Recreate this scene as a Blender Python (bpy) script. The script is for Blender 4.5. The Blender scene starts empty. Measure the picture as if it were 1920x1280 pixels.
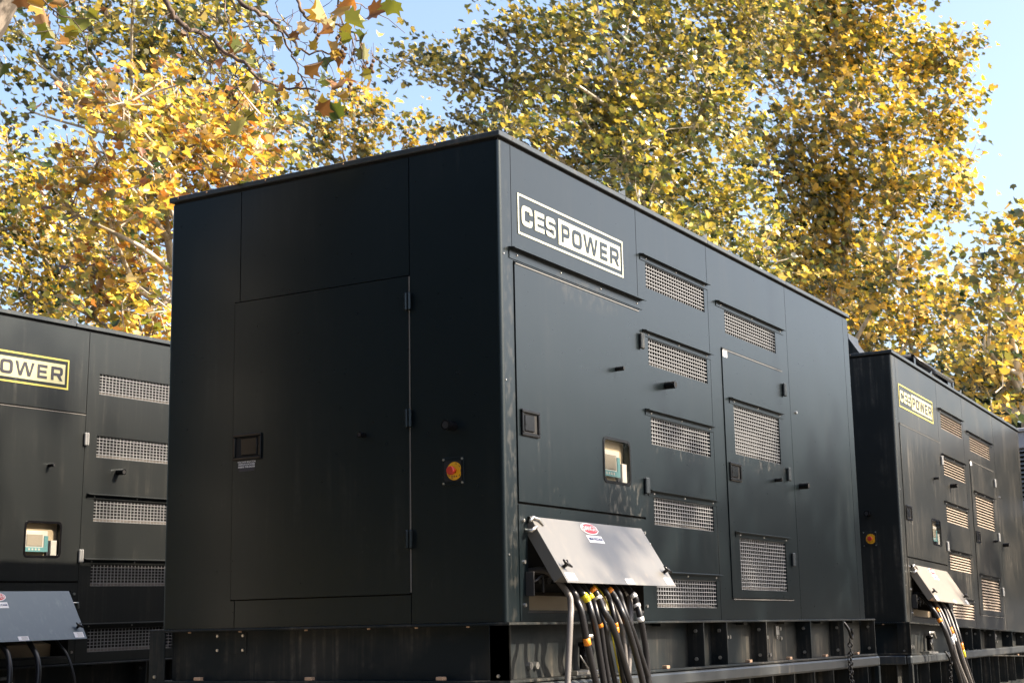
import bpy, math, random
import numpy as np
from mathutils import Vector, Matrix, Euler
R_ = math.radians
scene = bpy.context.scene
Z0 = 1.62                      # height of the generators' floor line above the ground
# ------------------------------------------------------------------ camera
CAM = (-5.930, -3.4954, -0.0385 + Z0); YAW, PIT, ROL, FPX = 0.525718, 0.188273, -0.019233, 2841.9
f_ = Vector((math.cos(YAW)*math.cos(PIT), math.sin(YAW)*math.cos(PIT), math.sin(PIT)))
r_ = f_.cross(Vector((0, 0, 1))).normalized(); u_ = r_.cross(f_)
r2 = r_*math.cos(ROL) + u_*math.sin(ROL); u2 = -r_*math.sin(ROL) + u_*math.cos(ROL)
cd = bpy.data.cameras.new('camera'); cam = bpy.data.objects.new('camera', cd); scene.collection.objects.link(cam)
m = Matrix((r2, u2, -f_)).transposed().to_4x4(); m.translation = Vector(CAM); cam.matrix_world = m
cd.sensor_width = 36; cd.lens = FPX/1920*36; cd.clip_end = 2000; cd.clip_start = 0.1
cd.dof.use_dof = True; cd.dof.focus_distance = 8.3; cd.dof.aperture_fstop = 8.0
scene.camera = cam
scene.render.resolution_x = 1024; scene.render.resolution_y = 682
# ------------------------------------------------------------------ light
SUN = Vector((0.40, -1.0, 0.83)).normalized()          # towards the sun
w = bpy.data.worlds.new('World'); scene.world = w; w.use_nodes = True
nt = w.node_tree; bg = nt.nodes['Background']
sk = nt.nodes.new('ShaderNodeTexSky'); sk.sky_type = 'NISHITA'; sk.sun_disc = False
sk.sun_elevation = math.asin(SUN.z); sk.sun_rotation = math.atan2(SUN.x, SUN.y)
sk.air_density = 1.0; sk.dust_density = 4.2; sk.ozone_density = 1.1; sk.altitude = 50
nt.links.new(sk.outputs[0], bg.inputs['Color']); bg.inputs['Strength'].default_value = 0.13
sl = bpy.data.lights.new('sun', 'SUN'); sl.energy = 5.0; sl.angle = R_(0.55); sl.color = (1.0, 0.86, 0.68)
so = bpy.data.objects.new('sun', sl); scene.collection.objects.link(so)
so.rotation_euler = SUN.to_track_quat('Z', 'Y').to_euler(); so.location = (10, -25, 25)
vs = scene.view_settings; vs.view_transform = 'Standard'; vs.look = 'None'; vs.exposure = 1.58; vs.gamma = 1; vs.use_curve_mapping = False

col = scene.collection
def at(px, py, d):
    """world point on the sight line through photo pixel (px,py), d metres away (for planning where things stand)"""
    v = (r2*((px-960)/FPX) + u2*((640-py)/FPX) + f_).normalized()
    return Vector(CAM) + v*d
# ------------------------------------------------------------------ materials
def mat(name, base, rough=0.5, metal=0.0, spec=0.5):
    m = bpy.data.materials.new(name); m.use_nodes = True
    p = m.node_tree.nodes['Principled BSDF']
    p.inputs['Base Color'].default_value = (*base, 1); p.inputs['Roughness'].default_value = rough
    p.inputs['Metallic'].default_value = metal; p.inputs['Specular IOR Level'].default_value = spec
    return m
def N(m, t, **k):
    n = m.node_tree.nodes.new(t)
    for a, b in k.items(): setattr(n, a, b)
    return n
def L(m, a, b): m.node_tree.links.new(a, b)
def noise(m, vec, scale, detail=4, rough=0.55):
    n = N(m, 'ShaderNodeTexNoise'); n.inputs['Scale'].default_value = scale; n.inputs['Detail'].default_value = detail; n.inputs['Roughness'].default_value = rough
    L(m, vec, n.inputs['Vector']); return n.outputs['Fac']
def ramp(m, fac, stops):
    r = N(m, 'ShaderNodeValToRGB'); e = r.color_ramp.elements
    while len(e) < len(stops): e.new(0.5)
    for i, (p, c) in enumerate(stops):
        e[i].position = p; e[i].color = (c, c, c, 1) if not isinstance(c, tuple) else (*c, 1)
    L(m, fac, r.inputs['Fac']); return r.outputs['Color']
def mapped(m, scale, rot=(0, 0, 0)):
    tc = N(m, 'ShaderNodeTexCoord'); mp = N(m, 'ShaderNodeMapping'); mp.inputs['Scale'].default_value = scale; mp.inputs['Rotation'].default_value = rot
    L(m, tc.outputs['Object'], mp.inputs['Vector']); return mp.outputs['Vector']
def mix(m, fac, a, b, blend='MIX'):
    x = N(m, 'ShaderNodeMix', data_type='RGBA', blend_type=blend)
    for s, v in ((x.inputs[0], fac), (x.inputs[6], a), (x.inputs[7], b)):
        if isinstance(v, (int, float)): s.default_value = v
        elif isinstance(v, tuple): s.default_value = (*v, 1)
        else: L(m, v, s)
    return x.outputs[2]
def mathn(m, op, a, b):
    x = N(m, 'ShaderNodeMath', operation=op)
    for s, v in zip(x.inputs, (a, b)):
        if isinstance(v, (int, float)): s.default_value = v
        else: L(m, v, s)
    return x.outputs[0]
def paint(name, base, dust, rough, dustiness, spec=0.5, seed=0.0, wave=0.25, smudge=(), film=0.05, tint=(0.80, 0.93, 1.0)):
    """weathered coach paint: rain streaks, dust film, a few scratches, slightly wavy sheet"""
    m = mat(name, base, rough, 0, spec); p = m.node_tree.nodes['Principled BSDF']
    p.inputs['Specular Tint'].default_value = (*tint, 1)
    tall = mapped(m, (9+seed, 9+seed, 0.55)); st = noise(m, tall, 2.2, 5, 0.6)
    fine = mapped(m, (60, 60, 2.2)); sf = noise(m, fine, 1.0, 3)
    flat = mapped(m, (1, 1, 1)); bl = noise(m, flat, 1.3+seed*.1, 5, 0.6); gr = noise(m, flat, 30, 3, 0.5)
    a = ramp(m, st, [(0.52, 0.0), (0.74, 1.0)]); b = ramp(m, bl, [(0.42, 0.0), (0.7, 1.0)])
    c = ramp(m, sf, [(0.55, 0.0), (0.8, 1.0)]); g = ramp(m, gr, [(0.35, 0.25), (0.7, 1.0)])
    s1 = mathn(m, 'MULTIPLY', a, b); s2 = mathn(m, 'MULTIPLY', s1, g); s3 = mathn(m, 'MULTIPLY', c, 0.22)
    s3 = mathn(m, 'MULTIPLY', s3, b); tot = mathn(m, 'ADD', s2, s3); tot = mathn(m, 'ADD', tot, mathn(m, 'MULTIPLY', b, film))
    tot = mathn(m, 'MULTIPLY', tot, dustiness)
    # scratches
    sv = mapped(m, (5, 5, 0.9), (0.3, 0.25, 0)); ss = noise(m, sv, 6, 2, 0.3)
    sc = ramp(m, ss, [(0.496, 0.0), (0.5, 1.0), (0.504, 0.0)]); sm = ramp(m, noise(m, flat, 2.1, 2), [(0.62, 0.0), (0.72, 0.16)])
    tot = mathn(m, 'ADD', tot, mathn(m, 'MULTIPLY', sc, sm))
    for (sx, sz, rx, rz, k, q) in smudge:      # hand and boot marks round a handled spot
        tc = N(m, 'ShaderNodeTexCoord'); mp = N(m, 'ShaderNodeMapping'); mp.vector_type = 'TEXTURE'; mp.inputs['Location'].default_value = (sx, 0, sz); mp.inputs['Scale'].default_value = (rx, 5, rz)
        L(m, tc.outputs['Object'], mp.inputs['Vector']); gr_ = N(m, 'ShaderNodeTexGradient', gradient_type='SPHERICAL'); L(m, mp.outputs['Vector'], gr_.inputs['Vector'])
        nz = ramp(m, noise(m, mapped(m, (26, 26, 15)), 1.0, 4, 0.6), [(q, 0.0), (q+.13, 1.0)])
        tot = mathn(m, 'ADD', tot, mathn(m, 'MULTIPLY', mathn(m, 'MULTIPLY', nz, ramp(m, gr_.outputs['Fac'], [(0.0, 0.0), (0.5, 1.0)])), k))
    L(m, mix(m, tot, base, dust), p.inputs['Base Color'])
    rr = mathn(m, 'ADD', mathn(m, 'MULTIPLY', tot, 0.35), mathn(m, 'ADD', mathn(m, 'MULTIPLY', gr, 0.03), rough-0.015))
    L(m, rr, p.inputs['Roughness'])
    bp = N(m, 'ShaderNodeBump'); bp.inputs['Strength'].default_value = wave; bp.inputs['Distance'].default_value = 0.01
    wv = noise(m, flat, 1.7, 1); L(m, wv, bp.inputs['Height']); L(m, bp.outputs[0], p.inputs['Normal'])
    return m
M = {}
M['body'] = paint('black_paint', (0.0035, 0.0062, 0.0078), (0.20, 0.18, 0.15), 0.28, 0.085, 0.44, smudge=[(1.24, .62, .32, .17, .22, .52), (.85, 1.66, .5, .10, .08, .45), (.42, .68, .22, .25, .15, .60), (2.0, .93, .5, .05, .2, .55), (3.25, .98, .5, .08, .2, .55), (.07, .9, .06, 1.3, .12, .5)])
M['body_b'] = paint('black_paint_left', (0.0105, 0.0115, 0.0115), (0.18, 0.16, 0.13), 0.32, 0.28, seed=1.3)
M['body_c'] = paint('faded_black_paint', (0.012, 0.0125, 0.012), (0.30, 0.26, 0.21), 0.33, 0.70, seed=2.1)
M['lid'] = paint('lid_paint', (0.110, 0.105, 0.098), (0.36, 0.30, 0.24), 0.34, 0.45, 0.5, 0.7)
M['lid_shade'] = paint('lid_paint_sky_shade', (0.07, 0.095, 0.12), (0.25, 0.27, 0.28), 0.34, 0.5, 0.5, 0.7)  # lid paint darkened and blued to stand for skylit shade on the left lid
M['lid_c'] = paint('lid_paint_tan', (0.19, 0.17, 0.145), (0.42, 0.36, 0.28), 0.34, 0.5, 0.5, 0.7)
M['skid'] = paint('frame_paint', (0.006, 0.009, 0.011), (0.26, 0.22, 0.17), 0.5, 0.7, 0.2, seed=3.0, film=0.15)
M['rail'] = paint('rail_paint', (0.030, 0.034, 0.038), (0.30, 0.26, 0.2), 0.36, 0.5, seed=4.0)
M['dark'] = mat('dark_interior', (0.003, 0.003, 0.0035), 0.8)
M['innersheet'] = mat('inner_baffle', (0.10, 0.09, 0.08), 0.6)
M['zinc'] = mat('zinc_mesh', (0.19, 0.195, 0.205), 0.5, 0.15)
M['louvre'] = mat('tan_louvre', (0.30, 0.245, 0.195), 0.55)
M['steel'] = mat('steel', (0.55, 0.54, 0.52), 0.3, 0.9)
M['brass'] = mat('rusty_bolt', (0.45, 0.30, 0.2), 0.55, 0.3)
M['gloss'] = mat('glossy_black_plastic', (0.004, 0.004, 0.005), 0.22, 0, 0.35)
M['rubber'] = mat('rubber', (0.014, 0.014, 0.015), 0.75)
M['cable'] = mat('cable_jacket', (0.010, 0.010, 0.012), 0.34)
M['cable_grey'] = mat('grey_cable_jacket', (0.13, 0.12, 0.115), 0.45)
M['orange'] = mat('orange_tape', (0.80, 0.26, 0.02), 0.4); M['yellow'] = mat('yellow_tape', (0.75, 0.62, 0.03), 0.4)
M['whitetape'] = mat('white_tape', (0.75, 0.75, 0.75), 0.4)
M['sign'] = mat('cream_vinyl', (0.37, 0.38, 0.31), 0.4); M['sign_y'] = mat('cream_yellow_vinyl', (0.42, 0.41, 0.24), 0.4); M['sign_edge'] = mat('yellow_vinyl', (0.46, 0.40, 0.09), 0.4)
M['sticker'] = mat('sticker_white', (0.72, 0.72, 0.74), 0.4); M['red'] = mat('sticker_red', (0.55, 0.02, 0.03), 0.4)
M['ink'] = mat('ink', (0.02, 0.02, 0.03), 0.5); M['bluetext'] = mat('blue_ink', (0.02, 0.05, 0.16), 0.5)
M['estop_red'] = mat('stop_red', (0.42, 0.03, 0.015), 0.35); M['estop_yellow'] = mat('stop_yellow', (0.62, 0.30, 0.006), 0.4)
M['beige'] = mat('beige_panel', (0.36, 0.29, 0.20), 0.6); M['teal'] = mat('teal_panel', (0.10, 0.24, 0.27), 0.4); M['screen'] = mat('grey_screen', (0.28, 0.25, 0.21), 0.25)
M['offwhite'] = mat('controller_white', (0.50, 0.48, 0.46), 0.4)
M['greybox'] = mat('pale_grey_paint', (0.42, 0.42, 0.44), 0.4)
M['galv'] = paint('galvanised', (0.24, 0.24, 0.24), (0.4, 0.36, 0.3), 0.4, 0.5)
g = bpy.data.materials.new('window_glass'); g.use_nodes = True; M['glass'] = g
n = g.node_tree.nodes; n.clear(); o = n.new('ShaderNodeOutputMaterial'); mx = n.new('ShaderNodeMixShader'); tr = n.new('ShaderNodeBsdfTransparent'); gl = n.new('ShaderNodeBsdfGlossy'); lw = n.new('ShaderNodeLayerWeight'); pw = n.new('ShaderNodeMath'); pw.operation = 'POWER'; pw.inputs[1].default_value = 2.6; g.node_tree.links.new(lw.outputs['Facing'], pw.inputs[0])
gl.inputs['Roughness'].default_value = 0.06; tr.inputs[0].default_value = (0.85, 0.85, 0.82, 1); lw.inputs[0].default_value = 0.5
for a, b in ((pw.outputs[0], mx.inputs[0]), (tr.outputs[0], mx.inputs[1]), (gl.outputs[0], mx.inputs[2]), (mx.outputs[0], o.inputs[0])): g.node_tree.links.new(a, b)
def bark(name, a, b, sc):
    m = mat(name, a, 0.85); p = m.node_tree.nodes['Principled BSDF']; v = mapped(m, (1, 1, 0.5))
    f = ramp(m, noise(m, v, sc, 5, 0.6), [(0.42, 0.0), (0.55, 1.0)]); L(m, mix(m, f, a, b), p.inputs['Base Color']); return m
M['bark'] = bark('plane_bark', (0.66, 0.58, 0.48), (0.30, 0.26, 0.20), 3.0)
M['bark_dark'] = bark('twig_bark', (0.16, 0.11, 0.08), (0.05, 0.035, 0.03), 12.0)
M['bark_near'] = bark('near_bark', (0.34, 0.29, 0.24), (0.09, 0.075, 0.06), 9.0)
M['seed'] = mat('seed_ball', (0.12, 0.07, 0.035), 0.9)
def leafmat(name, stops, under, gloss=0.38, trans=0.45):
    m = bpy.data.materials.new(name); m.use_nodes = True; m.node_tree.nodes.clear()
    geo = N(m, 'ShaderNodeNewGeometry'); c = ramp(m, geo.outputs['Random Per Island'], stops)
    cb = mix(m, geo.outputs['Backfacing'], c, mix(m, 0.25, c, under))
    p = N(m, 'ShaderNodeBsdfPrincipled'); p.inputs['Roughness'].default_value = gloss; p.inputs['Specular IOR Level'].default_value = 0.55
    L(m, cb, p.inputs['Base Color'])
    t = N(m, 'ShaderNodeBsdfTranslucent'); L(m, mix(m, 0.75, c, mix(m, 1.0, c, (1.0, 0.92, 0.5), 'MULTIPLY')), t.inputs[0])
    x = N(m, 'ShaderNodeMixShader'); x.inputs[0].default_value = trans
    L(m, p.outputs[0], x.inputs[1]); L(m, t.outputs[0], x.inputs[2]); o = N(m, 'ShaderNodeOutputMaterial'); L(m, x.outputs[0], o.inputs[0]); return m
M['leaf_green'] = leafmat('leaf_green', [(0.0, (0.006, 0.022, 0.012)), (0.36, (0.022, 0.050, 0.014)), (0.54, (0.19, 0.21, 0.026)), (0.72, (0.56, 0.46, 0.045)), (0.92, (0.80, 0.60, 0.14)), (1.0, (0.85, 0.72, 0.40))], (0.78, 0.74, 0.58), 0.25, 0.25)
M['leaf_gold'] = leafmat('leaf_gold', [(0.0, (0.008, 0.028, 0.012)), (0.32, (0.035, 0.070, 0.015)), (0.48, (0.36, 0.33, 0.035)), (0.68, (0.74, 0.54, 0.06)), (0.88, (0.82, 0.50, 0.05)), (1.0, (0.88, 0.70, 0.36))], (0.84, 0.76, 0.56), 0.25, 0.28)
M['leaf_orange'] = leafmat('leaf_orange', [(0.0, (0.015, 0.040, 0.012)), (0.22, (0.22, 0.25, 0.03)), (0.40, (0.72, 0.56, 0.08)), (0.68, (0.84, 0.54, 0.08)), (0.84, (0.40, 0.14, 0.02)), (0.93, (0.12, 0.045, 0.02)), (1.0, (0.90, 0.74, 0.45))], (0.88, 0.76, 0.56), 0.25, 0.30)
M['leaf_near'] = leafmat('leaf_near', [(0.0, (0.05, 0.08, 0.02)), (0.3, (0.17, 0.18, 0.03)), (0.5, (0.42, 0.30, 0.05)), (0.75, (0.34, 0.15, 0.04)), (1.0, (0.07, 0.035, 0.02))], (0.52, 0.44, 0.30), 0.45, 0.4)
M['leaf_dark'] = leafmat('leaf_dark', [(0.0, (0.010, 0.022, 0.012)), (0.6, (0.022, 0.04, 0.016)), (1.0, (0.05, 0.065, 0.02))], (0.05, 0.07, 0.04), 0.5, 0.2)
# ------------------------------------------------------------------ mesh helpers
class MB:
    def __init__(s): s.v = []; s.f = []; s.m = []; s.sm = []
    def quad(s, a, b, c, d, mi=0): n = len(s.v); s.v += [a, b, c, d]; s.f.append((n, n+1, n+2, n+3)); s.m.append(mi); s.sm.append(False)
    def poly(s, pts, mi=0): n = len(s.v); s.v += list(pts); s.f.append(tuple(range(n, n+len(pts)))); s.m.append(mi); s.sm.append(False)
    def box(s, x0, x1, y0, y1, z0, z1, mi=0, c=0.0):
        if x0 > x1: x0, x1 = x1, x0
        if y0 > y1: y0, y1 = y1, y0
        if z0 > z1: z0, z1 = z1, z0
        n = len(s.v)
        if c <= 0:
            s.v += [(x, y, z) for x in (x0, x1) for y in (y0, y1) for z in (z0, z1)]
            for f in ((0, 1, 3, 2), (4, 6, 7, 5), (0, 4, 5, 1), (2, 3, 7, 6), (0, 2, 6, 4), (1, 5, 7, 3)):
                s.f.append(tuple(n+i for i in f)); s.m.append(mi); s.sm.append(False)
            return
        c = min(c, (x1-x0)*.45, (y1-y0)*.45, (z1-z0)*.45)
        # chamfered box: 24 verts, v[corner][axis] is the corner pulled in on the two OTHER axes
        idx = {}
        for i, x in enumerate((x0, x1)):
            for j, y in enumerate((y0, y1)):
                for k, z in enumerate((z0, z1)):
                    ix = x+(c if i == 0 else -c); iy = y+(c if j == 0 else -c); iz = z+(c if k == 0 else -c)
                    for ax, p in enumerate(((x, iy, iz), (ix, y, iz), (ix, iy, z))):
                        idx[(i, j, k, ax)] = len(s.v); s.v.append(p)
        def F(l): s.f.append(tuple(idx[q] for q in l)); s.m.append(mi); s.sm.append(False)
        for i in (0, 1): F([(i, 0, 0, 0), (i, 0, 1, 0), (i, 1, 1, 0), (i, 1, 0, 0)][::(1 if i == 0 else -1)])
        for j in (0, 1): F([(0, j, 0, 1), (1, j, 0, 1), (1, j, 1, 1), (0, j, 1, 1)][::(1 if j == 0 else -1)])
        for k in (0, 1): F([(0, 0, k, 2), (0, 1, k, 2), (1, 1, k, 2), (1, 0, k, 2)][::(1 if k == 0 else -1)])
        for j in (0, 1):
            for k in (0, 1): F([(0, j, k, 1), (1, j, k, 1), (1, j, k, 2), (0, j, k, 2)])
        for i in (0, 1):
            for k in (0, 1): F([(i, 0, k, 0), (i, 1, k, 0), (i, 1, k, 2), (i, 0, k, 2)])
        for i in (0, 1):
            for j in (0, 1): F([(i, j, 0, 0), (i, j, 1, 0), (i, j, 1, 1), (i, j, 0, 1)])
        for i in (0, 1):
            for j in (0, 1):
                for k in (0, 1): F([(i, j, k, 0), (i, j, k, 1), (i, j, k, 2)])
    def tube(s, pts, rad, n=10, mi=0, cap=True, smooth=True):
        pts = [Vector(p) for p in pts]
        if not isinstance(rad, (list, tuple)): rad = [rad]*len(pts)
        t0 = (pts[1]-pts[0]).normalized(); ref = Vector((0, 0, 1)) if abs(t0.z) < .9 else Vector((1, 0, 0)); a = t0.cross(ref).normalized()
        base = len(s.v)
        for i, p in enumerate(pts):
            t = (pts[min(i+1, len(pts)-1)]-pts[max(i-1, 0)]); t = t.normalized() if t.length > 1e-9 else t0
            a = (a - t*a.dot(t)); a = a.normalized() if a.length > 1e-6 else t.orthogonal().normalized(); b = t.cross(a)
            for k in range(n):
                th = 2*math.pi*k/n; s.v.append(tuple(p + (a*math.cos(th)+b*math.sin(th))*rad[i]))
        for i in range(len(pts)-1):
            for k in range(n):
                q = base+i*n; s.f.append((q+k, q+(k+1) % n, q+n+(k+1) % n, q+n+k)); s.m.append(mi); s.sm.append(smooth)
        if cap:
            s.f.append(tuple(base+k for k in range(n))[::-1]); s.m.append(mi); s.sm.append(False)
            q = base+(len(pts)-1)*n; s.f.append(tuple(q+k for k in range(n))); s.m.append(mi); s.sm.append(False)
    def ball(s, c, r, mi=0, nu=8, nv=6, sc=(1, 1, 1)):
        base = len(s.v)
        for i in range(nv+1):
            ph = math.pi*i/nv
            for k in range(nu):
                th = 2*math.pi*k/nu; s.v.append((c[0]+r*sc[0]*math.sin(ph)*math.cos(th), c[1]+r*sc[1]*math.sin(ph)*math.sin(th), c[2]+r*sc[2]*math.cos(ph)))
        for i in range(nv):
            for k in range(nu): s.f.append((base+i*nu+k, base+(i+1)*nu+k, base+(i+1)*nu+(k+1) % nu, base+i*nu+(k+1) % nu)); s.m.append(mi); s.sm.append(True)
    def relief(s, A, B, paints, fr, base=0.0, outer=None, mi=0):
        """a sheet of cells at stepped depths. A,B = extents; paints=(a0,a1,b0,b1,depth,mat). fr(a,b,d)->xyz"""
        xs = sorted(set([A[0], A[1]]+[min(max(v, A[0]), A[1]) for p in paints for v in p[:2]]))
        zs = sorted(set([B[0], B[1]]+[min(max(v, B[0]), B[1]) for p in paints for v in p[2:4]]))
        xs = [xs[0]]+[b for a, b in zip(xs, xs[1:]) if b-a > 1e-5]; zs = [zs[0]]+[b for a, b in zip(zs, zs[1:]) if b-a > 1e-5]
        D = {}
        for i in range(len(xs)-1):
            for j in range(len(zs)-1):
                cx, cz = (xs[i]+xs[i+1])/2, (zs[j]+zs[j+1])/2; d, q = base, mi
                for p in paints:
                    if p[0] < cx < p[1] and p[2] < cz < p[3]: d, q = p[4], p[5]
                D[i, j] = (d, q)
                if d is not None: s.quad(fr(xs[i], zs[j], d), fr(xs[i+1], zs[j], d), fr(xs[i+1], zs[j+1], d), fr(xs[i], zs[j+1], d), q)
        def wall(d1, d2, p, q, m1, m2):
            if d1 is None or d2 is None or abs(d1-d2) < 1e-6: return
            mm = m1 if d1 < d2 else m2
            s.quad(fr(*p, d1), fr(*q, d1), fr(*q, d2), fr(*p, d2), mm)
        for (i, j), (d, q) in list(D.items()):
            for di, dj in ((1, 0), (0, 1)):
                nb = D.get((i+di, j+dj))
                if nb is None: nb = (outer, q) if outer is not None else None
                if nb:
                    if di: wall(d, nb[0], (xs[i+1], zs[j]), (xs[i+1], zs[j+1]), q, nb[1])
                    else: wall(d, nb[0], (xs[i], zs[j+1]), (xs[i+1], zs[j+1]), q, nb[1])
            if outer is not None:
                if i == 0: wall(d, outer, (xs[0], zs[j]), (xs[0], zs[j+1]), q, q)
                if j == 0: wall(d, outer, (xs[i], zs[0]), (xs[i+1], zs[0]), q, q)
    def build(s, name, mats, parent=None, label=None):
        me = bpy.data.meshes.new(name); me.from_pydata([tuple(v) for v in s.v], [], s.f)
        if not isinstance(mats, (list, tuple)): mats = [mats]
        for x in mats: me.materials.append(M[x] if isinstance(x, str) else x)
        me.polygons.foreach_set('material_index', s.m); me.polygons.foreach_set('use_smooth', s.sm); me.update()
        o = bpy.data.objects.new(name, me); col.objects.link(o)
        if parent is not None: o.parent = parent
        if label: o['label'] = label
        return o
def tag(o, label=None, cat=None, group=None, kind=None):
    for k, v in (('label', label), ('category', cat), ('group', group), ('kind', kind)):
        if v: o[k] = v
    return o
def empty(name, loc=(0, 0, 0), rot=None):
    o = bpy.data.objects.new(name, None); col.objects.link(o); o.location = loc; o.empty_display_size = .3
    if rot is not None: o.rotation_euler = rot
    return o
def SD(a, b, d): return (a, d, b)          # side wall: a along the length, b up, d into the body
def FD(a, b, d): return (d, a, b)          # end wall: a across, b up
def smooth_path(P, k=6):
    P = [Vector(p) for p in P]; out = []
    for i in range(len(P)-1):
        a, b, c, d = P[max(i-1, 0)], P[i], P[i+1], P[min(i+2, len(P)-1)]
        for j in range(k):
            t = j/k; out.append(0.5*((2*b)+(c-a)*t+(2*a-5*b+4*c-d)*t*t+(3*b-a-3*c+d)*t**3))
    out.append(P[-1]); return out
def outline_mesh(name, loops, mats, parent, fr, thick=0.0015):
    """flat lettering from closed outlines (holes by even-odd), placed by fr(a,b,d)"""
    cu = bpy.data.curves.new(name, 'CURVE'); cu.dimensions = '2D'; cu.fill_mode = 'BOTH'; cu.extrude = thick/2
    for lp in loops:
        sp = cu.splines.new('POLY'); sp.points.add(len(lp)-1); sp.use_cyclic_u = True
        for i, (x, y) in enumerate(lp): sp.points[i].co = (x, y, 0, 1)
    return flat_to_mesh(cu, name, mats, parent, fr)
def flat_to_mesh(cu, name, mats, parent, fr):
    t = bpy.data.objects.new('tmp', cu); col.objects.link(t); dg = bpy.context.evaluated_depsgraph_get(); dg.update()
    me = bpy.data.meshes.new_from_object(t.evaluated_get(dg)); bpy.data.objects.remove(t)
    for v in me.vertices: v.co = fr(v.co.x, v.co.y, -v.co.z)
    me.materials.clear(); me.materials.append(M[mats]); me.name = name
    o = bpy.data.objects.new(name, me); col.objects.link(o); o.parent = parent; return o
def text_mesh(name, body, size, mats, parent, fr, bold=0.0, width=None, sp=1.0, space=1.0):
    cu = bpy.data.curves.new(name, 'FONT'); cu.body = body; cu.size = size; cu.extrude = 0.0006; cu.offset = bold; cu.align_x = 'CENTER'; cu.align_y = 'CENTER'; cu.space_line = sp; cu.space_character = space
    return flat_to_mesh(cu, name, mats, parent, fr)
# squared lettering, unit cell 1x1
def rr(x0, x1, y0, y1, r, corners='1111'):
    out = []
    for (cx, cy, a0, on) in ((x0+r, y0+r, 180, corners[0]), (x1-r, y0+r, 270, corners[1]), (x1-r, y1-r, 0, corners[2]), (x0+r, y1-r, 90, corners[3])):
        if on == '1':
            for k in range(5): a = R_(a0+k*22.5); out.append((cx+r*math.cos(a), cy+r*math.sin(a)))
        else: out.append(({180: x0, 270: x1, 0: x1, 90: x0}[a0], {180: y0, 270: y0, 0: y1, 90: y1}[a0]))
    return out
def glyph(ch, t):
    s = t; h = t*0.9
    if ch == 'O': return [rr(0, 1, 0, 1, .26), rr(s, 1-s, h, 1-h, .12)[::-1]]
    if ch == 'C':
        o = rr(0, 1, 0, 1, .26); i = rr(s, 1-s, h, 1-h, .1)
        # outer then cut on the right
        return [[(1, .36), (1, .26)] + o[9:4:-1][:0] + [(1-.26+.26*math.cos(R_(-a)), .26-.26*math.sin(R_(a))) for a in (0, 30, 60, 90)] + [(.26-.26*math.sin(R_(a)), .26-.26*math.cos(R_(a))) for a in (0, 30, 60, 90)]
                + [(.26-.26*math.cos(R_(a)), .74+.26*math.sin(R_(a))) for a in (0, 30, 60, 90)] + [(.74+.26*math.sin(R_(a)), .74+.26*math.cos(R_(a))) for a in (0, 30, 60, 90)]
                + [(1, .64), (1-s, .64), (1-s, 1-h), (s+.06, 1-h), (s, 1-h-.08), (s, h+.08), (s+.06, h), (1-s, h), (1-s, .36)]]
    if ch == 'E': return [[(0, 0), (1, 0), (1, h), (s, h), (s, .5-h/2), (.93, .5-h/2), (.93, .5+h/2), (s, .5+h/2), (s, 1-h), (1, 1-h), (1, 1), (0, 1)]]
    if ch == 'S':
        return [[(0, .25), (0, .2), (.06, .06), (.2, 0), (.8, 0), (.94, .06), (1, .2), (1, .42), (.94, .54), (.8, .60), (s, .60), (s, 1-h), (1-s, 1-h), (1-s, .75), (1, .75), (1, .8), (.94, .94), (.8, 1), (.2, 1), (.06, .94), (0, .8), (0, .55), (.06, .44), (.2, .38), (1-s, .38), (1-s, h), (s, h), (s, .25)]]
    if ch == 'P': return [[(0, 0), (s, 0), (s, .32), (.78, .32), (.94, .38), (1, .52), (1, .8), (.94, .94), (.78, 1), (0, 1)], [(s, .32+h), (s, 1-h), (1-s-.03, 1-h), (1-s, .94-h), (1-s, .38+h), (1-s-.03, .32+h)]]
    if ch == 'R': return [[(0, 0), (s, 0), (s, .34), (.5, .34), (1-s*.95, 0), (1, 0), (.80, .35), (.94, .41), (1, .54), (1, .8), (.94, .94), (.78, 1), (0, 1)], [(s, .34+h), (s, 1-h), (1-s-.03, 1-h), (1-s, .94-h), (1-s, .40+h), (1-s-.03, .34+h)]]
    if ch == 'W': q = s*.62; return [[(0, 1), (.20, 0), (.20+q, 0), (.5, .78), (.80-q, 0), (.80, 0), (1, 1), (1-q, 1), (.76, .24), (.5+q*.5, 1), (.5-q*.5, 1), (.24, .24), (q, 1)]]
def place(loops, x0, x1, z0, z1): return [[(x0+(x1-x0)*x, z0+(z1-z0)*y) for x, y in lp] for lp in loops]
# ------------------------------------------------------------------ setting: ground
gm = mat('asphalt', (0.06, 0.058, 0.055), 0.9); p = gm.node_tree.nodes['Principled BSDF']; v = mapped(gm, (1, 1, 1))
L(gm, mix(gm, ramp(gm, noise(gm, v, .35, 6), [(0.4, 0.0), (0.65, 1.0)]), mix(gm, noise(gm, v, 60, 3), (0.04, 0.04, 0.04), (0.085, 0.08, 0.075)), (0.14, 0.12, 0.085)), p.inputs['Base Color'])
M['ground'] = gm
mb = MB(); mb.quad((-400, -400, 0), (400, -400, 0), (400, 400, 0), (-400, 400, 0)); tag(mb.build('ground', 'ground'), kind='structure')
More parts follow.
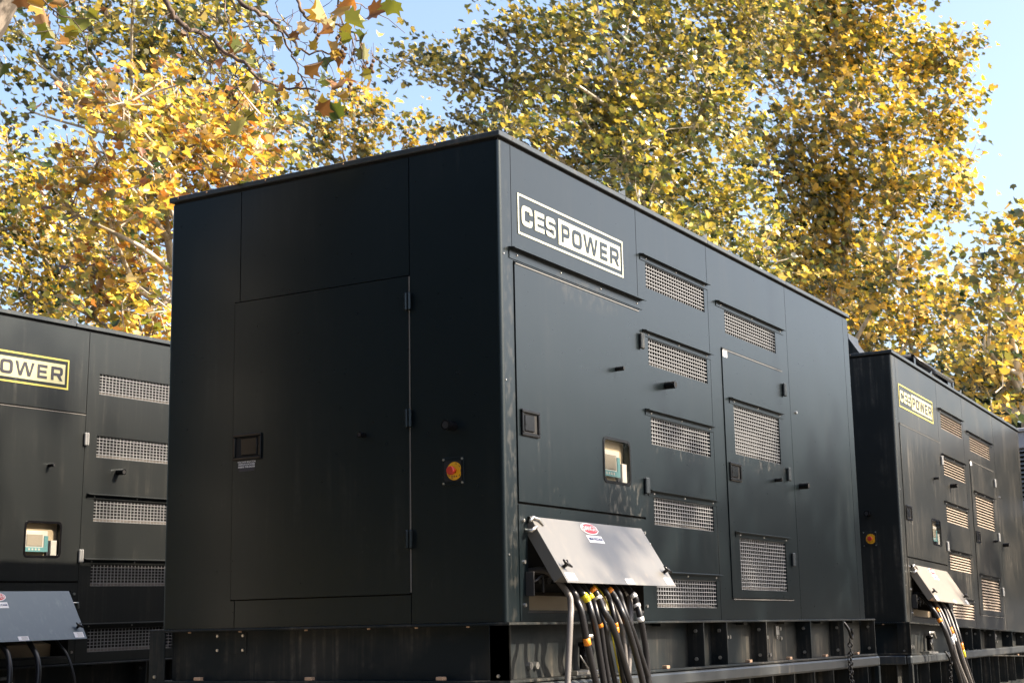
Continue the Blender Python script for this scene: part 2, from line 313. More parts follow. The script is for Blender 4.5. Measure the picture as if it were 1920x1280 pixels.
# ------------------------------------------------------------------ the generators
LEN, WID, HGT = 5.233, 2.057, 2.25
V1 = (1.598, 2.424); V2 = (2.736, 3.621); VD = (2.804, 3.598)
ROWS = [(0.069, 0.223), (0.511, 0.659), (0.950, 1.100), (1.390, 1.541), (1.828, 1.973)]
TOPV = (1.752, 1.898); DV = [(1.004, 1.310), (0.179, 0.489)]
def grille(parent, u, z, kind, y=0.006):
    mb = MB()
    if kind == 'mesh':
        nc = 25; nr = max(6, round((z[1]-z[0])/0.0215)); pu = (u[1]-u[0])/nc; pz = (z[1]-z[0])/nr
        for i in range(nc+1):
            c = u[0]+i*pu; mb.box(c-.0028, c+.0028, y+.002, y+.004, z[0]-.003, z[1]+.003)
        for j in range(nr+1):
            c = z[0]+j*pz; mb.box(u[0]-.003, u[1]+.003, y-.002, y-.0005, c-.0023, c+.0023)
    else:
        n = max(6, round((z[1]-z[0])/0.027)); pz = (z[1]-z[0])/n
        for j in range(n):
            c = z[0]+j*pz+.002; a, b = u
            mb.poly([(a, y-.006, c), (b, y-.006, c), (b, y+.018, c+.019), (a, y+.018, c+.019)])
            mb.poly([(a, y-.006, c-.003), (b, y-.006, c-.003), (b, y-.006, c), (a, y-.006, c)])
            mb.poly([(a, y+.018, c+.017), (b, y+.018, c+.017), (b, y-.006, c-.003), (a, y-.006, c-.003)])
    o = mb.build('vent_grille', 'zinc' if kind == 'mesh' else 'louvre', parent)
    bf = MB(); a, b = u                                    # sloping rain baffle inside the foot of the vent
    bf.quad((a+.002, .012, z[0]+.002), (b-.002, .012, z[0]+.002), (b-.002, .06, z[0]+.022), (a+.002, .06, z[0]+.022))
    bf.build('baffle', 'innersheet', o); return o
def hood(parent, u0, u1, z, body, h=0.032, dep=0.028, y0=0.0, n=3):
    mb = MB(); zt = z+h
    mb.box(u0, u1, y0-.004, y0-.0005, z, zt, 0)
    mb.poly([(u0, y0-.0005, zt), (u1, y0-.0005, zt), (u1+.0, y0-dep, zt-.006), (u0, y0-dep, zt-.006)])
    mb.poly([(u0, y0-.0005, zt+.004), (u0, y0-dep, zt-.002), (u1, y0-dep, zt-.002), (u1, y0-.0005, zt+.004)])
    mb.poly([(u0, y0-dep, zt-.006), (u1, y0-dep, zt-.006), (u1, y0-dep, zt-.002), (u0, y0-dep, zt-.002)])
    for uu in (u0, u1): mb.poly([(uu, y0-.0005, zt), (uu, y0-dep, zt-.006), (uu, y0-dep, zt-.002), (uu, y0-.0005, zt+.004)])
    for i in range(n):
        c = u0+.07+(u1-u0-.14)*i/(n-1); mb.ball((c, y0-.004, z+h*.45), .006, 1, 6, 4)
    return mb.build('drip_hood', [body, 'steel'], parent)
def hinge(parent, a, z, fr, body='galv'):
    mb = MB()
    for s in (-1, 1):
        q = [fr(a+s*.010-.0085, z-.045, -.022), fr(a+s*.010+.0085, z+.045, -.0005)]
        mb.box(q[0][0], q[1][0], q[0][1], q[1][1], q[0][2], q[1][2], 0, .006)
    return mb.build('hinge', body, parent)
def paddle(parent, a0, a1, z0, z1, fr, d=-.006):
    mb = MB(); t = .016
    def B(x0, x1, y0, y1, d0, d1, mi=0, c=.003): p, q = fr(x0, y0, d0), fr(x1, y1, d1); mb.box(p[0], q[0], p[1], q[1], p[2], q[2], mi, c)
    B(a0, a1, z1-t, z1, d-.012, d-.0003); B(a0, a1, z0, z0+t, d-.012, d-.0003)
    B(a0, a0+t, z0+t+.0005, z1-t-.0005, d-.012, d-.0003); B(a1-t, a1, z0+t+.0005, z1-t-.0005, d-.012, d-.0003)
    B(a0+t+.001, a1-t-.001, z0+t+.001, z1-t-.001, d-.002, d-.0005, 1, 0)
    B(a0+t+.012, a1-t-.035, z0+t+.008, z1-t-.008, d-.009, d-.003); B(a0+t+.005, a0+t+.02, (z0+z1)/2-.012, (z0+z1)/2+.012, d-.014, d-.009, 0)
    return mb.build('handle', ['gloss', 'dark'], parent)
def stub(parent, a, z, fr, r, l, name='pipe_stub', tilt=0.0):
    mb = MB(); P = [fr(a, z, -.001), fr(a, z, -l*.5), fr(a+tilt, z+abs(tilt)*.3, -l)]
    mb.tube(P, [r, r, r], 14, 0, False)
    mb.tube([P[2], fr(a+tilt, z+abs(tilt)*.3, -l+.012)], [r*.72, r*.72], 14, 1, True)
    e = fr(a+tilt, z, -l); n = 14; base = len(mb.v)                     # rim ring
    ax = (Vector(P[2])-Vector(P[1])).normalized(); q = ax.orthogonal().normalized(); w_ = ax.cross(q)
    for k in range(n):
        th = 2*math.pi*k/n; dvec = q*math.cos(th)+w_*math.sin(th)
        mb.v.append(tuple(Vector(P[2])+dvec*r)); mb.v.append(tuple(Vector(P[2])+dvec*r*.72))
    for k in range(n): k2 = (k+1) % n; mb.f.append((base+2*k, base+2*k2, base+2*k2+1, base+2*k+1)); mb.m.append(0); mb.sm.append(False)
    return mb.build(name, ['gloss', 'dark'], parent)
def bolts(mb, pts, r, ax, mi):
    for p in pts:
        q = Vector(p)+Vector(ax)*r*.8; mb.tube([p, q], [r, r*.9], 6, mi, True, False)
def logo(root, kind):
    s, e = ('sign', 'sign') if kind == 'plain' else ('sign_y', 'sign_edge')
    lay = lambda d: (lambda a, b, c: (a, -d+c, b))
    lp = outline_mesh('logo', [[(.169, 1.826), (1.309, 1.826), (1.309, 2.029), (.169, 2.029)], [(.181, 1.8375), (.181, 2.0175), (1.297, 2.0175), (1.297, 1.8375)]], e, root, lay(.0022))
    outline_mesh('wordmark_plate', [[(.577, 1.859), (1.276, 1.859), (1.276, 1.993), (.577, 1.993)]], s, lp, lay(.0020))
    letters = []
    for ch, a, b in (('C', .206, .312), ('E', .334, .430), ('S', .447, .545)): letters += place(glyph(ch, .26), a, b, 1.878, 1.978)
    outline_mesh('letters', letters, s, lp, lay(.0022))
    pl = MB(); pl.box(.497, .512, -.0046, -.0034, 1.899, 1.911); pl.box(.5125, .524, -.0046, -.0034, 1.894, 1.918)
    for q in (1.8985, 1.911): pl.box(.5245, .534, -.0046, -.0034, q-.002, q+.002)
    pl.box(.503, .508, -.0046, -.0034, 1.9115, 1.925); pl.build('plug_mark', 'body', lp)
    letters = []
    for ch, a, b in (('P', .609, .692), ('O', .722, .825), ('W', .846, 1.006), ('E', 1.034, 1.117), ('R', 1.152, 1.254)): letters += place(glyph(ch, .225), a, b, 1.879, 1.971)
    outline_mesh('cutout_letters', letters, 'body' if kind == 'plain' else 'ink', lp, lay(.0044))
def lid_frame(u0, ang):
    """local frame of the raised lid: a along it, b down its slope, d outward negative"""
    ca, sa = math.cos(ang), math.sin(ang); y0, z0 = -.012, .478
    def fr(a, b, d): return (u0+a, y0-b*sa+d*ca, z0-b*ca-d*sa)
    return fr
def generator(label, loc, rot, kind, cut_hoods=(), body='body', roofjunk=None, cable_u=()):
    root = empty('generator', loc, rot); tag(root, label, 'generator', 'black generators on trailers')
    vk = 'mesh' if kind != 'right' else 'louvre'
    # --- enclosure shell
    mb = MB(); r = .022; sw = .0025; gd = .012
    S = []
    for s, z0, z1 in ((.110, 1.70, 2.25), (1.487, 0, 2.25), (2.477, 0, 2.25), (3.845, 0, 2.25), (5.10, 0, 2.25)): S.append((s-sw, s+sw, z0, z1, gd, 1))
    S.append((.1165, 1.487-sw, .538, 1.683, .022, 1)); S.append((.1165, 1.487-sw, .534, .538, gd, 1))
    S.append((.196, 1.424, .036, .482, None, 0))
    for z in ROWS: S.append((V1[0], V1[1], z[0], z[1], .11, 1))
    S.append((V2[0], V2[1], TOPV[0], TOPV[1], .11, 1))
    S.append((2.652, 3.712, .123, 1.651, .022, 1))
    for z in DV: S.append((VD[0], VD[1], z[0], z[1], .12, 1))
    S.append((.999, 1.309, .701, .932, None, 0))
    mb.relief((r, LEN-r), (0, HGT), S, SD)
    F = [(1.569-sw, 1.569+sw, 1.66, 2.25, gd, 1), (.512-sw, .512+sw, 0, .132, gd, 1), (.512-sw, .512+sw, 1.66, 2.25, gd, 1), (.5095, 1.604, .133, 1.659, .022, 1), (1.577-sw, 1.577+sw, 0, .132, gd, 1)]
    mb.relief((r, WID-r), (0, HGT), F, FD)
    mb.quad((r, WID, 0), (r, WID, HGT), (LEN-r, WID, HGT), (LEN-r, WID, 0)); mb.quad((LEN, r, 0), (LEN, WID-r, 0), (LEN, WID-r, HGT), (LEN, r, HGT))
    for cx, cy, a0 in ((r, r, 180), (LEN-r, r, 270), (LEN-r, WID-r, 0), (r, WID-r, 90)):
        b0 = len(mb.v); K = 5
        for k in range(K+1):
            a = R_(a0+90*k/K); mb.v += [(cx+r*math.cos(a), cy+r*math.sin(a), 0), (cx+r*math.cos(a), cy+r*math.sin(a), HGT)]
        for k in range(K): mb.f.append((b0+2*k, b0+2*k+2, b0+2*k+3, b0+2*k+1)); mb.m.append(0); mb.sm.append(True)
    mb.quad((r, r, HGT), (LEN-r, r, HGT), (LEN-r, WID-r, HGT), (r, WID-r, HGT)); mb.quad((r, r, 0), (r, WID-r, 0), (LEN-r, WID-r, 0), (LEN-r, r, 0))
    bolts(mb, [(3.949, 0, 1.391)], .012, (0, -1, 0), 2)
    for z in (1.70, 1.1, .3): bolts(mb, [(0.03, 0.0, z)], .005, (0, -1, 0), 2)
    mb.build('enclosure', [body, 'dark', 'steel'], root)
    # --- roof
    mb = MB(); js = [-.012, 1.35, 2.49, 3.86, LEN+.012]
    for a, b in zip(js, js[1:]): mb.box(a+.0015, b-.0015, -.012, WID+.012, 2.267, 2.294, 0, .003)
    mb.box(.01, LEN-.01, .01, WID-.01, HGT+.0015, 2.2665, 1)
    for a in js[1:3]:
        mb.poly([(a-.09, -.010, 2.295), (a, -.010, 2.295), (a, -.010, 2.333)]); mb.poly([(a, -.010, 2.295), (a, .09, 2.295), (a, .09, 2.31), (a, -.010, 2.333)])
    for y in (.35, .9, 1.4, 1.8, 2.0): bolts(mb, [(-.012, y, 2.281)], .005, (-1, 0, 0), 2)
    rf = mb.build('roof', ['rail', 'dark', 'brass'], root)
    # --- doors on the lit side
    mb = MB(); mb.relief((.124, 1.4805), (.545, 1.675), [(1.005, 1.303, .707, .926, None, 0)], SD, base=-.005, outer=.018)
    # window tunnel
    for (a0, a1, b0, b1) in ((1.005, 1.005, .707, .926), (1.303, 1.303, .707, .926)): mb.quad((a0, -.005, b0), (a0, .03, b0), (a0, .03, b1), (a0, -.005, b1))
    for b in (.707, .926): mb.quad((1.005, -.005, b), (1.303, -.005, b), (1.303, .03, b), (1.005, .03, b))
    dr = mb.build('door', body, root)
    st = MB(); st.box(.128, 1.478, -.0085, -.0052, 1.668, 1.6745, 0); st.build('door_edge_light_line', 'lid', dr)  # pale strip drawing the highlight and tan dirt along the door top
    paddle(dr, .152, .322, .854, .979, SD, -.005); stub(dr, 1.173, 1.306, lambda a, b, d: SD(a, b, d-.005), .012, .045, 'knob', .006)
    for z in (1.506, .713): hinge(dr, 1.4875, z, lambda a, b, d: SD(a, b, d-.005), 'rail' if kind == 'main' else 'galv')
    # window: gasket frame, glass, controller behind
    gk = outline_mesh('window_frame', [rr(.995, 1.313, .697, .936, .03), rr(1.009, 1.299, .711, .922, .024)[::-1]], 'gloss', dr, lambda a, b, d: (a, -.0065+d, b), .003)
    mb = MB(); mb.quad((1.003, -.0035, .705), (1.305, -.0035, .705), (1.305, -.0035, .928), (1.003, -.0035, .928)); mb.build('window_pane', 'glass', gk)
    mb = MB(); mb.relief((.97, 1.34), (.67, .96), [], SD, base=.036, outer=.0305, mi=0); mb.build('window_recess', 'beige', dr)
    mb = MB(); ct = [(1.012, 1.205, .728, .886, 0)]
    mb.box(1.006, 1.212, .010, .0355, .735, .872, 0, .004); mb.box(1.0065, 1.2115, .0065, .0095, .7355, .765, 1); mb.box(1.178, 1.2115, .0065, .0095, .7655, .84, 1)
    mb.box(1.03, 1.165, .006, .0095, .772, .848, 2, .002); mb.box(1.236, 1.288, .006, .0355, .712, .812, 0, .002); mb.box(1.2125, 1.2355, .02, .0355, .712, .81, 3)
    for i in range(4): mb.box(1.045+i*.028, 1.058+i*.028, .005, .0062, .745, .757, 0)
    mb.build('controller', ['offwhite', 'teal', 'screen', 'ink'], dr)
    # service door with two vents
    mb = MB(); mb.relief((2.659, 3.705), (.130, 1.644), [(VD[0], VD[1], z[0], z[1], None, 0) for z in DV], SD, base=-.005, outer=.018)
    for z in DV:
        for a in VD: mb.quad((a, -.005, z[0]), (a, .02, z[0]), (a, .02, z[1]), (a, -.005, z[1]))
        for b in z: mb.quad((VD[0], -.005, b), (VD[1], -.005, b), (VD[1], .02, b), (VD[0], .02, b))
    d2 = mb.build('door', body, root)
    st = MB(); st.box(2.662, 3.702, -.0085, -.0052, 1.637, 1.6435, 0); st.build('door_edge_light_line', 'lid', d2)  # highlight and dirt line drawn as a pale strip here too
    st = MB(); st.box(2.66, 3.70, -.0085, -.0052, .118, .1245); st.build('door_edge_light_line', 'lid', d2)
    paddle(d2, 2.690, 2.868, .833, .946, SD, -.005); stub(d2, 3.469, .891, lambda a, b, d: SD(a, b, d-.005), .012, .045, 'knob', .006)
    for z in (1.516, .948, .385): hinge(d2, 3.7085, z, lambda a, b, d: SD(a, b, d-.005), 'rail' if kind == 'main' else 'galv')
    for z in DV: grille(d2, VD, z, vk, .002); hood(d2, VD[0]-.065, VD[1]+.075, z[1]+.004, body, y0=-.005)
    mb = MB(); mb.box(2.668, 2.735, -.0065, -.0052, 1.594, 1.634); lb = mb.build('sticker', 'sticker', d2)
    mb = MB()
    for i in range(4): mb.box(2.695, 2.730, -.0074, -.0067, 1.598+i*.009, 1.597+i*.009)
    mb.build('print', 'ink', lb)
    # wall vents, hoods, stubs
    for i, z in enumerate(ROWS):
        grille(root, V1, z, vk)
        if i not in cut_hoods: hood(root, V1[0]-.07, V1[1]+.06, z[1]+.004, body)
    grille(root, V2, TOPV, vk); hood(root, 2.60, 3.78, TOPV[1]+.004, body)
    if kind == 'main': hood(root, .08, 1.532, 1.689, body, .052, .034, n=4)
    stub(root, 1.806, 1.300, SD, .021, .065, tilt=.0); stub(root, 3.95, .886, SD, .021, .065)
    logo(root, 'plain' if kind == 'main' else 'yellow')
    # --- cable bay
    mb = MB(); mb.relief((.119, 1.4825), (.004, .531), [(.198, 1.422, .038, .480, None, 0)], SD, base=-.004, outer=.0)
    bolts(mb, [(a, -.004, z) for a in (.158, 1.452) for z in (.46, .27, .075)], .010, (0, -1, 0), 1)
    mb.build('bay_panel', [body, 'steel'], root)
    mb = MB()
    for a in (.198, 1.422): mb.quad((a, -.004, .038), (a, .30, .038), (a, .30, .48), (a, -.004, .48), 0)
    for b in (.038, .48): mb.quad((.198, -.004, b), (1.422, -.004, b), (1.422, .30, b), (.198, .30, b), 0)
    mb.quad((.198, .30, .15), (1.422, .30, .15), (1.422, .30, .48), (.198, .30, .48), 0)
    mb.quad((.198, .16, .038), (1.422, .16, .038), (1.422, .16, .125), (.198, .16, .125), 1)
    mb.quad((.198, .16, .125), (1.422, .16, .125), (1.422, .30, .15), (.198, .30, .15), 1)
    mb.box(.199, 1.421, -.003, .05, .039, .052, 0)
    by = mb.build('cable_bay', ['dark', 'beige'], root)
    mb = MB()
    for i in range(12):
        a = .30+i*.09; mb.tube([(a, .299, .23), (a, .20, .215), (a, .14, .205)], [.030, .028, .024], 12)
    mb.build('socket_row', 'rubber', by)
    mb = MB(); mb.box(.166, .174, -.05, -.0045, .115, .225, 0, .002); mb.tube(smooth_path([(.175, -.045, .18), (.20, -.048, .188), (.235, -.048, .205), (.255, -.048, .20), (.257, -.048, .13)], 4), .0055, 8); mb.build('latch', 'rubber', root)
    # lid
    ang = math.atan2(.19, .308); fr = lid_frame(.204, ang); LB = .362; LW = 1.193
    mb = MB()
    def LBX(a0, a1, b0, b1, d0, d1, mi=0):
        P = [fr(a, b, d) for a in (a0, a1) for b in (b0, b1) for d in (d0, d1)]; n = len(mb.v); mb.v += P
        for f in ((0, 1, 3, 2), (4, 6, 7, 5), (0, 4, 5, 1), (2, 3, 7, 6), (0, 2, 6, 4), (1, 5, 7, 3)): mb.f.append(tuple(n+i for i in f)); mb.m.append(mi); mb.sm.append(False)
    LBX(0, LW, 0, LB, -.003, 0); LBX(0, .003, .02, LB-.04, .0005, .055); LBX(LW-.003, LW, .02, LB-.04, .0005, .055); LBX(.0035, LW-.0035, LB-.043, LB-.04, .0005, .055)
    ld = mb.build('lid', {'main': 'lid', 'left': 'lid_shade', 'right': 'lid_c'}[kind], root)
    def lfr(a, b, d): return fr(a, LB-b, d)
    def patch(a0, a1, b0, b1, m_, name='sticker'):
        mb2 = MB(); mb2.poly([lfr(a0, b0, -.0042), lfr(a1, b0, -.0042), lfr(a1, b1, -.0042), lfr(a0, b1, -.0042)]); return mb2.build(name, m_, ld)
    def oval(cx, cy, rx, ry, m_, d): return [(cx+rx*math.cos(i*math.pi/14), cy+ry*math.sin(i*math.pi/14)) for i in range(28)]
    LS = lambda dd: (lambda a, b, d: lfr(a, b, -dd+d))
    dg = patch(.475, .635, .240, .282, 'sticker', 'warning_sticker')
    outline_mesh('sticker_oval', [oval(.552, .322, .088, .034, 0, 0)], 'sticker', dg, LS(.0042))
    outline_mesh('sticker_oval', [oval(.552, .322, .081, .029, 0, 0)], 'red', dg, LS(.0062))
    text_mesh('warning_text', 'DANGER', .040, 'sticker', dg, lambda a, b, d: lfr(.552+a, .321+b, -.0082+d))
    text_mesh('warning_text', 'HIGH VOLTAGE', .0205, 'bluetext', dg, lambda a, b, d: lfr(.555+a, .261+b, -.0054+d), .0003)
    for a0, a1, b0, b1 in ((.02, .11, .012, .052), (.62, .705, .004, .034), (LW-.10, LW-.02, .01, .05)):
        s_ = patch(a0, a1, b0, b1, 'sticker'); mb3 = MB()
        for i in range(4):
            bb = b0+(b1-b0)*(.18+.2*i); mb3.poly([lfr(a0+.025, bb, -.0052), lfr(a1-.008, bb, -.0052), lfr(a1-.008, bb+.0022, -.0052), lfr(a0+.025, bb+.0022, -.0052)])
        mb3.build('print', 'screen', s_)
    for a in (.045, LW-.05):
        mb = MB(); b = .085
        mb.tube([lfr(a, b, -.003), lfr(a, b, -.03)], .009, 8); mb.tube([lfr(a-.022, b+.022, -.030), lfr(a-.010, b+.004, -.028), lfr(a+.010, b-.004, -.028), lfr(a+.022, b-.020, -.032)], [.004, .008, .008, .004], 8)
        mb.tube([lfr(a-.004, b-.01, -.03), lfr(a+.012, b+.02, -.03)], [.007, .004], 6); mb.build('wing_latch', 'gloss', ld)
    mb = MB(); mb.tube([fr(-.03, .03, -.004), fr(.0, .012, -.014), fr(.05, .02, -.012), fr(.075, .05, -.006)], [.006, .008, .007, .004], 8)
    mb.tube([(.178, -.004, .415), (.165, -.045, .41), (.20, -.05, .43)], .009, 8); mb.build('stay_hook', 'steel', ld)
    mb = MB(); mb.tube([(1.40, -.02, .40), (1.47, -.03, .402), (1.475, -.03, .365)], .005, 6); mb.build('stay_rod', 'steel', root)
    # --- end wall
    mb = MB(); mb.relief((.517, 1.598), (.139, 1.653), [], FD, base=-.005, outer=.018); d3 = mb.build('door', body, root)
    tm = MB(); tm.box(-.0045, .002, .5103, .5145, .145, 1.650); tm.build('door_edge_light_line', 'lid', d3)  # pale strip stands for the light seen through the hinge gap
    paddle(d3, 1.593-.185, 1.590, .833, .967, FD, -.005); stub(d3, .775, .899, lambda a, b, d: FD(a, b, d-.005), .013, .045, 'knob')
    for z in (1.525, .958, .389): hinge(d3, .513, z, lambda a, b, d: FD(a, b, d-.005), body)
    mb = MB(); mb.box(-.0065, -.0052, 1.455, 1.553, .777, .831); lb = mb.build('sticker', 'ink', d3)
    text_mesh('sticker_text', 'VOLTAGE SELECTOR\nSWITCH LOCATED\nINSIDE THIS DOOR', .0125, 'sticker', lb, lambda a, b, d: (-.0075+d, 1.504-a, .811+b))
    stub(root, .27, .902, FD, .024, .07)
    mb = MB(); mb.box(-.004, -.0005, .213, .331, .628, .757, 0, .001); mb.box(-.0075, -.0042, .226, .318, .644, .74, 1)
    bolts(mb, [(-.004, y, z) for y in (.221, .323) for z in (.637, .748)], .006, (-1, 0, 0), 2)
    es = mb.build('emergency_stop', [body, 'dark', 'steel'], root)
    cy, cz = .262, .692; ring = [(max(.2275, cy+.042*math.cos(i*math.pi/12)), cz+.042*math.sin(i*math.pi/12)) for i in range(24)]
    outline_mesh('stop_ring', [ring], 'estop_yellow', es, lambda a, b, d: (-.0088+d, a, b))
    mb = MB()
    for k in range(10):
        if k in (2, 7): continue
        a = k*math.pi/5; mb.poly([(-.0102, cy+q*math.cos(a+e), cz+q*math.sin(a+e)) for q, e in ((.034, -.13), (.037, -.13), (.037, .13), (.034, .13))])
    for yy in (-.012, .0, .012): mb.poly([(-.0102, cy+yy-.003, cz-.028), (-.0102, cy+yy+.003, cz-.028), (-.0102, cy+yy+.003, cz-.022), (-.0102, cy+yy-.003, cz-.022)])
    mb.build('stop_print', 'ink', es)
    mb = MB(); mb.tube([(-.009, cy, cz), (-.035, cy, cz)], .012, 14, 0); mb.tube([(-.030, cy, cz), (-.034, cy, cz), (-.046, cy, cz), (-.050, cy, cz)], [.018, .0205, .0205, .017], 18, 0); mb.build('stop_button', 'estop_red', es)
    # --- base frame
    mb = MB(); a0, a1 = -.028, LEN+.13; y0, y1 = -.030, WID+.058
    mb.box(a0, a1, y0, y1, -.014, -.002, 0, .002); mb.box(a0, a1, y0, y1, -.268, -.256, 0, .002)
    mb.box(a0+.06, a1-.06, .075, y1-.105, -.2555, -.0145)
    for u in (-.022, 2.145, 2.487, 3.125, 3.933, 4.621, 5.343): mb.box(u-.005, u+.005, y0+.002, .0745, -.2555, -.0145, 0, .001)
    for u in (2.145, 2.487, 3.125, 3.933, 4.621, 5.343):
        bolts(mb, [(u-.005, .02, z) for z in (-.06, -.215)], .011, (-1, 0, 0), 1)
    for yy0, yy1 in ((y0+.002, .078), (2.012, y1-.002)): mb.box(a0+.001, a0+.012, yy0, yy1, -.2555, -.0145, 0, .001)
    bolts(mb, [(a0, .03, -.235), (a0, 2.07, -.235)], .009, (-1, 0, 0), 1)
    for y in (.20, .48, .75, 1.12, 1.53, 1.86): bolts(mb, [(a0+.02, y, -.0142)], .009, (0, 0, -1), 2)
    for u in (1.7, 2.9, 3.6, 4.3, 5.0): mb.box(u-.02, u+.02, -.005, .025, -.2555, -.238, 2, .002); mb.box(u-.03, u+.03, .02, .07, -.03, -.0145)
    for y in (.35, 1.10, 1.80): mb.box(a0+.01, a0+.04, y-.02, y+.02, -.2555, -.238, 2, .002)
    mb.box(a0+.056, a0+.0598, 1.52, 1.73, -.125, -.02); bolts(mb, [(a0+.056, y, z) for y in (1.54, 1.705) for z in (-.037, -.108)], .008, (-1, 0, 0), 1)
    for (u, z) in ((2.72, -.10), (2.76, -.10), (3.28, -.06), (3.38, -.11), (3.30, -.16), (3.55, -.11), (3.62, -.06), (3.63, -.12), (3.28, -.22), (3.42, -.22)):
        bolts(mb, [(u, .075, z)], .014, (0, -1, 0), 1)
    mb.box(3.53, 3.58, .06, .0745, -.10, -.04, 1, .002)
    # ribs and drain fittings in the first bay
    for u in (.62, .68): bolts(mb, [(u-.3, .075, -.2)], .02, (0, -1, 0), 1)
    mb.tube([(.80, .03, -.23), (.80, .03, -.12)], .028, 12, 3); mb.tube([(.80, .03, -.12), (.80, .03, -.10)], .034, 12, 3); mb.tube([(.80, .03, -.10), (.80, .03, -.075), (.95, .03, -.07), (1.0, .03, -.12)], .012, 8, 1)
    mb.box(.66, .96, .0, .07, -.2555, -.236, 1, .002); mb.tube([(.67, -.01, -.16), (.77, -.01, -.235)], .004, 6, 1)
    mb.build('base_frame', ['skid', 'steel', 'brass', 'gloss'], root)
    if roofjunk == 'exhaust':
        mb = MB(); y0, y1 = .38, 1.2; x0 = .30
        A = [(x0, y0+.075, 2.55), (x0+.30, y0+.075, 2.55), (x0, y0+.07, 2.50), (x0+.30, y0+.07, 2.50), (x0, y0-.06, 2.297), (x0+.30, y0-.06, 2.297)]
        B_ = [(x, y1, z) for x, y, z in A]
        mb.poly([A[0], A[1], A[3], A[2]]); mb.poly([A[2], A[3], A[5], A[4]]); mb.poly([A[0], A[1], B_[1], B_[0]])
        mb.poly([A[0], A[2], A[4], B_[4], B_[2], B_[0]]); mb.poly([A[1], A[3], A[5], B_[5], B_[3], B_[1]])
        mb.build('exhaust_cowl', body, rf)
        mb = MB()
        q = [(2.05, .35), (3.6, .35), (3.6, 1.2), (2.05, 1.2)]
        for (xa, ya), (xb, yb) in zip(q, q[1:]+q[:1]): mb.tube([(xa, ya, 2.62), (xb, yb, 2.62)], .035, 8)
        for xa, ya in q: mb.box(xa-.03, xa+.03, ya-.03, ya+.03, 2.297, 2.62, 0, .004)
        mb.box(3.4, 3.62, .33, .45, 2.298, 2.60); mb.build('lifting_frame', 'gloss', rf)
    return root
LR = (0.038151, -0.016539, -0.004411)   # x roll, y pitch, z yaw
main = generator('nearest black generator with open front lid, two sides in view and a cream logo', (0, 0, Z0), (0, 0, 0), 'main')
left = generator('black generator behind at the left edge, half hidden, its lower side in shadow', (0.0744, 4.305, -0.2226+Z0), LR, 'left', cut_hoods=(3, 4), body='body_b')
right = generator('streaky faded black generator at the right, with tan louvres and a roof exhaust cowl', (6.7109, 0.1163, -0.0272+Z0), (-0.00194, 0.02662, 0.0138), 'right', body='body_c', roofjunk='exhaust')
# ------------------------------------------------------------------ trailers under them
def trailer(label, loc, rot):
    root = empty('trailer', (0, 0, 0), None); root.matrix_world = Matrix.Translation(loc) @ Euler(rot, 'XYZ').to_matrix().to_4x4() @ Matrix.Translation((0, 0, 0)); tag(root, label, 'trailer', 'flatbed trailers under the generators')
    a0, a1, y0, y1 = -.05, 5.41, -.035, 2.12
    mb = MB(); mb.box(a0+.07, a1-.07, y0+.055, y1-.055, -.345, -.2735); mb.build('deck', 'skid', root)
    mb = MB(); 
    for ya, yb in ((y0, y0+.05), (y1-.05, y1)): mb.box(a0, a1, ya, yb, -.345, -.2735, 0, .012)
    for xa, xb in ((a0, a0+.05), (a1-.05, a1)): mb.box(xa, xb, y0+.052, y1-.052, -.345, -.2735, 0, .008)
    mb.build('edge_rail', 'rail', root)
    mb = MB()
    for y in (.35, 1.7): mb.box(a0+.1, a1-.1, y, y+.1, -.80, -.3455, 0, .005)
    for i in range(14):
        u = a0+.16+i*.385; mb.box(u, u+.008, y0+.008, y1-.008, -.62, -.3455)
    mb.box(a0+.005, a1-.005, y0+.13, y0+.135, -.70, -.3455)
    for u in (a0+.003, a1-.038):
        for y in (y0+.002, y1-.037): mb.box(u, u+.035, y, y+.035, -1.0, -.3455, 0, .003)
    mb.build('chassis', 'skid', root)
    for u in (1.9, 2.8):
        for y in (.02, 1.80):
            mb = MB(); c = (u, y, -1.14); prof = [(.0, .30), (.02, .41), (.06, .44), (.19, .44), (.23, .41), (.25, .30)]
            mb.tube([(u, y+a, -1.155) for a, b in prof], [b for a, b in prof], 28, 0, False); wh = mb.build('wheel', 'rubber', root)
            mb = MB(); prof = [(.03, .30), (.05, .27), (.08, .12), (.05, .10), (.045, .001)]
            mb.tube([(u, y+a, -1.155) for a, b in prof], [b for a, b in prof], 20, 0, False); mb.build('rim', 'rail', wh)
    mb = MB()
    for u in (1.9, 2.8): mb.tube([(u, .1, -1.155), (u, 2.0, -1.155)], .05, 10)
    for u in (1.9, 2.8):
        for y in (.385, 1.735): mb.box(u-.05, u+.05, y, y+.03, -1.155, -.8)
    mb.build('axle', 'skid', root)
    mb = MB()
    for u in (.5, 5.0):
        for y in (.3, 1.75): mb.box(u-.05, u+.05, y, y+.1, -1.56, -.8, 0, .004); mb.box(u-.12, u+.12, y-.07, y+.17, -1.60, -1.5605, 0, .004)
    mb.build('support_leg', 'skid', root)
    return root
trailer('black flatbed trailer carrying the nearest generator', (0, 0, Z0), (0, 0, 0))
trailer('dark flatbed trailer under the half hidden generator at the left edge', (0.0744, 4.305, -0.2226+Z0+.06), (0.008, 0, -0.0044))
trailer('black flatbed trailer carrying the faded generator at the right', (6.7109, 0.1163, -0.0272+Z0), (0, 0, 0.0138))
